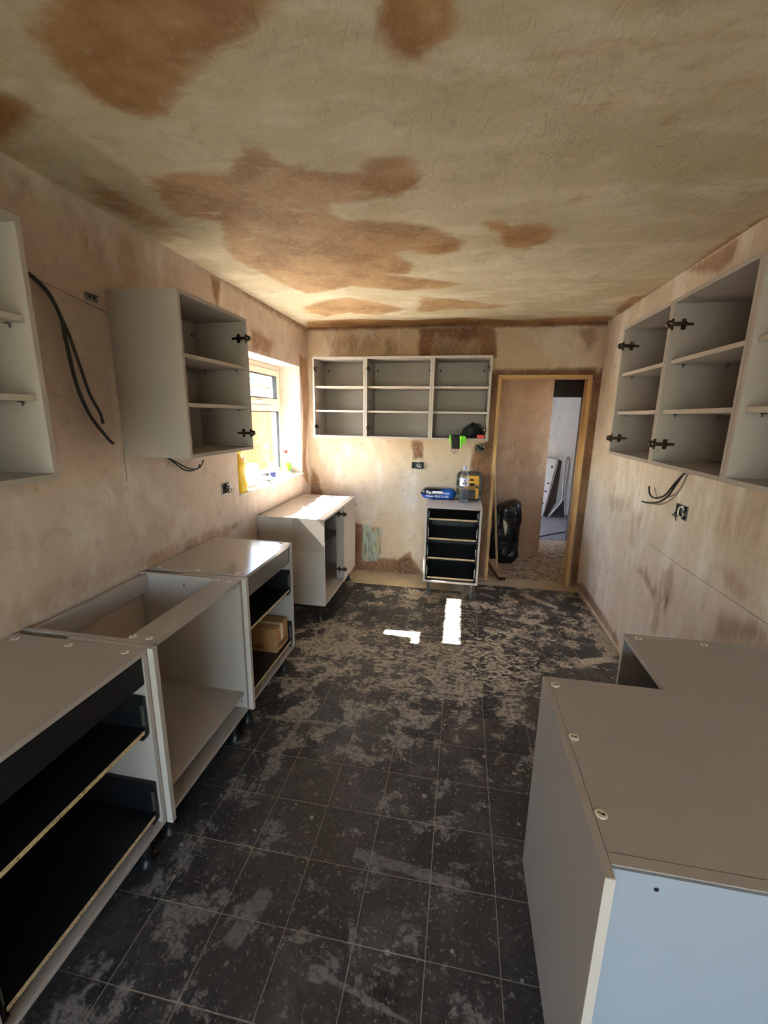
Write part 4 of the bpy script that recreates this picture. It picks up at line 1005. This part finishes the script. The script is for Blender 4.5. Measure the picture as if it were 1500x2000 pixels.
rt = thing('red_tin', (0.166, yf + 0.045, sh), 'small red tin at the corner of the cabinet by the doorway', 'tin')
mb = MB(); mb.rings([rrect(0.064, 0.030, 0.006, 0, 0.016, -0.02), rrect(0.066, 0.032, 0.007, 0, 0.016, -0.017), rrect(0.066, 0.032, 0.007, 0, 0.016, 0.017), rrect(0.064, 0.030, 0.006, 0, 0.016, 0.02)], True, False)
mb.build('tin_body', 'red', rt); MB().box(-0.032, 0.032, -0.0205, -0.020, 0.021, 0.0225).build('lid_seam', 'ink', rt)

# ------------------------------------------------------------------ window sill
def lathe_thing(name, x, y, label, cat, parts, group='things on the window sill'):
    r = thing(name, (x, y, SILL), label, cat, group)
    for nm, mat, prof in parts: MB().lathe(0, 0, prof, 20, cap=True).build(nm, mat, r)
    return r
sp = thing('spray_bottle', (-1.695, 3.955, SILL), 'green liquid spray bottle with red collar in the window corner', 'spray bottle', 'things on the window sill')
def oval(rx_, ry_, z, n=20): return [(rx_ * math.cos(2 * math.pi * k / n), ry_ * math.sin(2 * math.pi * k / n), z) for k in range(n)]
MB().rings([oval(.036, .042, 0), oval(.040, .047, .006), oval(.040, .047, .12), oval(.030, .034, .155), oval(.015, .016, .19), oval(.013, .013, .205)], True, True).build('body', 'clear', sp)
MB().rings([oval(.037, .044, .003), oval(.0385, .0455, .008), oval(.0385, .0455, .105)], True, True).build('liquid', 'green_liquid', sp)
MB().lathe(0, 0, [(.017, .196), (.019, .20), (.019, .222), (.016, .226)], 16).build('collar', 'red', sp)
mb = MB(); mb.rings([[(x, y, z) for x, y, z in ((-.014, -.018, zz), (.014, -.018, zz), (.014, .02, zz), (-.014, .02, zz))] for zz in (.226, .24)], True, False)
mb.rings([oval(.016, .02, .238), oval(.02, .028, .25), oval(.02, .03, .27), oval(.012, .02, .285)], True, True); mb.cyl((0, -.02, .265), (0, -.055, .262), .008, .006); mb.build('trigger_head', 'white', sp)
MB().tube(spline([(0, -.02, .25), (0, -.035, .235), (0, -.036, .20)], 5), .004, 6).build('trigger', 'red', sp)
MB().box(.0402, .0408, -.03, .03, .03, .10).build('label', 'lime', sp)

yb = thing('plaster_bag', (-1.615, 2.885, SILL), 'tall yellow filler bag standing at the near end of the sill', 'bag', 'things on the window sill')
rings = []
for k in range(13):
    t_ = k / 12; z = 0.29 * t_
    f = (1 - 0.85 * max(0, (t_ - .75) / .25)) * (0.88 + .12 * math.sin(t_ * 9 + 1)); lean = -0.012 * t_
    ring = []
    for j in range(18):
        a = 2 * math.pi * j / 18; ca, sa = math.cos(a), math.sin(a)
        ring.append((lean + math.copysign(abs(ca) ** .6, ca) * 0.062 * f * (1 - .2 * t_), math.copysign(abs(sa) ** .6, sa) * (0.072 - .022 * t_), z))
    rings.append(ring)
yo = MB().rings(rings).build('bag_film', 'yellow_bag', yb); smooth_mesh(yo, 1)
MB().box(-0.025, 0.015, -0.046, 0.044, 0.283, 0.305, 0.003).build('folded_top', 'yellow_bag', yb)
for z in (0.06, 0.085, 0.2): MB().tube(spline([(0.05, 0.045, z), (0.058, 0.02, z + 0.025), (0.062, -0.015, z + 0.03)], 5), 0.004, 6).build('print_swoosh', 'white', yb)

tl = thing('filling_knife', (-1.655, 3.035, SILL + 0.055), 'red and black handled scraper standing in the white tray', 'scraper', 'things on the window sill')
mb = MB(); mb.box(-.002, .002, -.03, .03, 0.0, 0.07); mb.build('blade', 'zinc', tl)
MB().rings([[(x, y + .004 * k, z) for x, y in ((-.009, -.012), (.009, -.012), (.009, .014), (-.009, .014))] for k, z in enumerate((.07, .10, .15, .185))], True, False).build('grip', 'red', tl, bevel=0.003)
MB().box(-.0095, .0095, -.004, .012, .09, .165, .002).build('grip_inlay', 'black_plastic', tl); tl.rotation_euler = (0.10, 0, 0)

ty = thing('mixing_tray', (-1.665, 3.12, SILL), 'white plastic tray on the sill beside the yellow bag', 'tray', 'things on the window sill')
mb = MB(); a = [(-.045, -.11), (.045, -.11), (.045, .11), (-.045, .11)]
def sc(s, z): return [(x * s, y * (1 + (s - 1) * .5), z) for x, y in a]
mb.rings([sc(.8, 0.0), sc(1, .055), sc(1.06, .055), sc(1.06, .058), sc(.96, .058), sc(.78, .004)], True, False); mb.build('tray_shell', 'white', ty)
lathe_thing('clear_jar', -1.70, 3.285, 'tall clear jar nearest the tray', 'jar', [('jar_wall', 'milky', [(.045, 0), (.048, .005), (.048, .13), (.044, .14)]), ('lid', 'white', [(.05, .14), (.05, .158), (.046, .162)])])
lathe_thing('clear_jar', -1.655, 3.40, 'squat clear jar with patterned band, half hidden by a tub', 'jar', [('jar_wall', 'milky', [(.036, 0), (.038, .004), (.038, .085), (.034, .09)]), ('band', 'cable', [(.0384, .045), (.0384, .07)]), ('lid', 'white', [(.039, .088), (.039, .098), (.036, .101)])])
lathe_thing('filler_tub', -1.605, 3.335, 'small cream tub with dark marks at the sill edge', 'tub', [('tub_wall', 'cream', [(.034, 0), (.038, .048)]), ('rim', 'cream', [(.040, .046), (.040, .052), (.037, .054)]), ('mark', 'cable', [(.0372, .02), (.0378, .026)])])
lathe_thing('spray_can', -1.625, 3.49, 'white aerosol can with navy band in the sill middle', 'can', [('can_wall', 'white', [(.030, 0), (.031, .004), (.031, .10), (.024, .112)]), ('band', 'navy', [(.0314, .03), (.0314, .072)]), ('cap', 'cream', [(.024, .11), (.024, .15), (.021, .154)])])
lathe_thing('paste_pot', -1.65, 3.60, 'tiny cream pot to the right of the aerosol can', 'pot', [('pot_wall', 'cream', [(.022, 0), (.025, .04)]), ('lid', 'cream', [(.027, .04), (.027, .052), (.024, .054)])])
fb = thing('flat_carton', (-1.665, 3.82, SILL), 'flat white carton on the sill below the spray bottle', 'carton', 'things on the window sill')
MB().box(-.05, .05, -.085, .07, 0, .020, .002).build('carton_body', 'paper', fb); MB().box(-.051, .052, -.087, .072, .020, .024, .001).build('carton_lid', 'paper', fb)
def sheet(pts, z, label):
    o = MB().rings([[(x, y, z) for x, y in pts], [(x, y, z + .0008) for x, y in pts]], True, False).build('paper_sheet', 'paper', org=(sum(p[0] for p in pts) / len(pts), sum(p[1] for p in pts) / len(pts), z))
    return tag(o, label, 'paper', 'papers on the window sill')
sheet([(-1.73, 3.16), (-1.58, 3.05), (-1.505, 3.08), (-1.502, 3.22), (-1.515, 3.28), (-1.505, 3.40), (-1.57, 3.44), (-1.70, 3.3)], SILL + .0003, 'crumpled white sheet at the near half of the sill')
sheet([(-1.60, 3.47), (-1.51, 3.44), (-1.522, 3.60), (-1.515, 3.66), (-1.53, 3.80), (-1.60, 3.74)], SILL + .0003, 'torn white sheet at the far half of the sill edge')

# ------------------------------------------------------------------ hallway things
bb = thing('rubble_bag', (0.555, 4.97, 0), 'full black plastic rubble bag against the hallway wall', 'bag')
rd_ = random.Random(11); rings = []
ph = [(rd_.uniform(0, 6.28), rd_.uniform(5, 22), rd_.randint(2, 9), rd_.uniform(0, 6.28)) for _ in range(12)]
for k in range(34):
    t_ = k / 33; z = 0.715 * t_
    f = (0.80 + .2 * min(1, t_ * 8)) * (1 - 0.55 * max(0, (t_ - .90) / .10) ** 2)
    ring = []
    for j in range(48):
        a = 2 * math.pi * j / 48; ca, sa = math.cos(a), math.sin(a)
        wr = sum(math.sin(z * fz + p) * math.cos(g * a + q + z * 6) for p, fz, g, q in ph) * 0.0055
        ring.append((math.copysign(abs(ca) ** .7, ca) * (0.155 * f + wr) + 0.012 * t_, math.copysign(abs(sa) ** .7, sa) * (0.125 * f + wr), z + (0.03 * ca * t_ if t_ > .8 else 0)))
    rings.append(ring)
b_ = MB().rings(rings).build('bag_film', 'bin_bag', bb); smooth_mesh(b_, 1)
tp = MB(); tp.raw([(-.045, -.134, .53), (-.005, -.140, .50), (.012, -.140, .45), (-.008, -.141, .34), (-.03, -.139, .44), (-.045, -.134, .53 + .001)], [(0, 1, 2, 3, 4)]); tp.raw([(-.045, -.128, .53), (-.005, -.134, .50), (.012, -.134, .45), (-.008, -.135, .34), (-.03, -.133, .44)], [(0, 1, 2, 3, 4)])
tp.build('tan_patch', 'ragged', bb)  # irregular tan patch on the front of the bag
MB().tube(spline([(.05, -.12, .10), (.10, -.11, .14), (.13, -.09, .12), (.15, -.06, .16)], 5), .006, 6).build('film_glint', 'zinc', bb)  # silver glints on the black film, modelled as a bright metal strand

bm = thing('floor_broom', (0.455, 4.56, 0), 'old wooden floor broom leaning in the doorway', 'broom')
ax = Vector((0.090, -0.56, 0)).normalized(); sd = Vector((ax.y, -ax.x, 0))
def hd_(mb, l, w_, z0, z1, c=0.0):
    P = [ax * l / 2 + sd * w_ / 2, ax * l / 2 - sd * w_ / 2, -ax * l / 2 - sd * w_ / 2, -ax * l / 2 + sd * w_ / 2]
    mb.rings([[(p.x, p.y, z0) for p in P], [(p.x, p.y, z1) for p in P]], True, False); return mb
hd_(MB(), 0.50, 0.085, 0.036, 0.064).build('broom_head', 'old_wood', bm, bevel=0.004)
hd_(MB(), 0.49, 0.072, 0.0, 0.036).build('bristles', 'bristle', bm)
MB().tube([(0.0, -0.02, 0.062), (-0.1125, -0.128, 1.13), (-0.135, -0.148, 1.32)], 0.0125, 10).build('handle', 'old_wood', bm)

# far room: things leaning against the white wall
lp = thing('white_panel', (1.42, 7.6, 0), 'white drilled panel leaning on the far room wall', 'panel')
def lean(mb, x0, x1, z0, z1, yb_, yt, th=0.018):
    def y(z): return yb_ + (yt - yb_) * (z - z0) / (z1 - z0)
    return mb
mb = MB(); P = [(-0.16, 1.02), (0.20, 0.96), (0.03, 0.0), (-0.16, 0.0)]
mb.rings([[(x, -0.06 + .14 * z, z) for x, z in P], [(x, -0.042 + .14 * z, z) for x, z in P]], True, False); mb.build('board', 'white', lp)
for x, z in ((0.13, 0.84), (0.09, 0.56), (0.05, 0.42), (0.02, 0.22)):
    MB().cyl((x, -0.0615 + .14 * z, z), (x, -0.055 + .14 * z, z), 0.018, n=12).build('hole', 'cable', lp)
db = thing('brown_board', (1.60, 7.5, 0), 'dark brown board leaning beside the white panel', 'board')
mb = MB(); P = [(0.02, 0.97), (0.08, 0.96), (0.02, 0.10), (-0.16, 0.0), (-0.13, 0.0)]
P = [(0.04, 0.98), (0.085, 0.95), (0.04, 0.25), (-0.08, 0.0), (-0.15, 0.02)]
mb.rings([[(x, -0.02 + .12 * z, z) for x, z in P], [(x, 0.0 + .12 * z, z) for x, z in P]], True, False); mb.build('board', 'brown_board', db)
MB().tube([(0.03, -0.03 + .12 * .9, .93), (-0.14, -0.026, .03)], 0.006, 6).build('edge_strip', 'dark_zinc', db)
st = thing('folded_stand', (1.72, 7.42, 0), 'grey metal folded stand leaning in the far room', 'stand')
MB().tube(spline([(-0.20, -0.02, 0.02), (-0.05, 0.0, 0.22), (0.0, 0.02, 0.34), (0.0, 0.06, 0.62), (0.03, 0.12, 0.98), (0.07, 0.13, 1.0), (0.08, 0.12, 0.86), (0.05, 0.06, 0.40), (0.07, 0.02, 0.03)], 6), 0.016, 8).build('leg_tube', 'galv', st)
mb = MB(); mb.raw([(-0.16, -0.02, 0.02), (0.06, -0.0, 0.02), (0.05, 0.05, 0.28), (0.0, 0.03, 0.33), (-0.16, -0.004, 0.02), (0.06, 0.016, 0.02), (0.05, 0.066, 0.28), (0.0, 0.046, 0.33)], [(0, 1, 2, 3), (4, 5, 6, 7), (0, 1, 5, 4), (1, 2, 6, 5), (2, 3, 7, 6), (3, 0, 4, 7)]); mb.build('canvas_panel', 'cable', st)
bk = thing('brown_carton', (1.36, 7.62, 1.03), 'dark brown box on top of the leaning white panel', 'box')
tag(cable([(0.95, 6.05, 0.006), (1.18, 6.16, 0.006), (1.38, 6.34, 0.006), (1.64, 6.55, 0.006)], 0.006, 'cable_black', 'black cable lying across the far room floor', 'loose cables'))
bpy.data.objects.remove(bk, do_unlink=True)

# fine pencil and knife lines scored on the plaster
wl, wr = bpy.data.objects['wall_left'], bpy.data.objects['wall_right']
for par, x, pts in ((wl, XL + .0006, [(1.447, 2.126), (1.60, 2.102), (1.76, 2.078)]), (wl, XL + .0006, [(1.759, 1.446), (1.757, 1.33)]), (wr, XR - .0006, [(2.856, 0.884), (2.455, 0.879), (1.774, 0.885), (1.62, 0.886)])):
    MB().tube([(x, y, z) for y, z in pts], 0.0009, 5).build('scored_line', 'bristle', par)
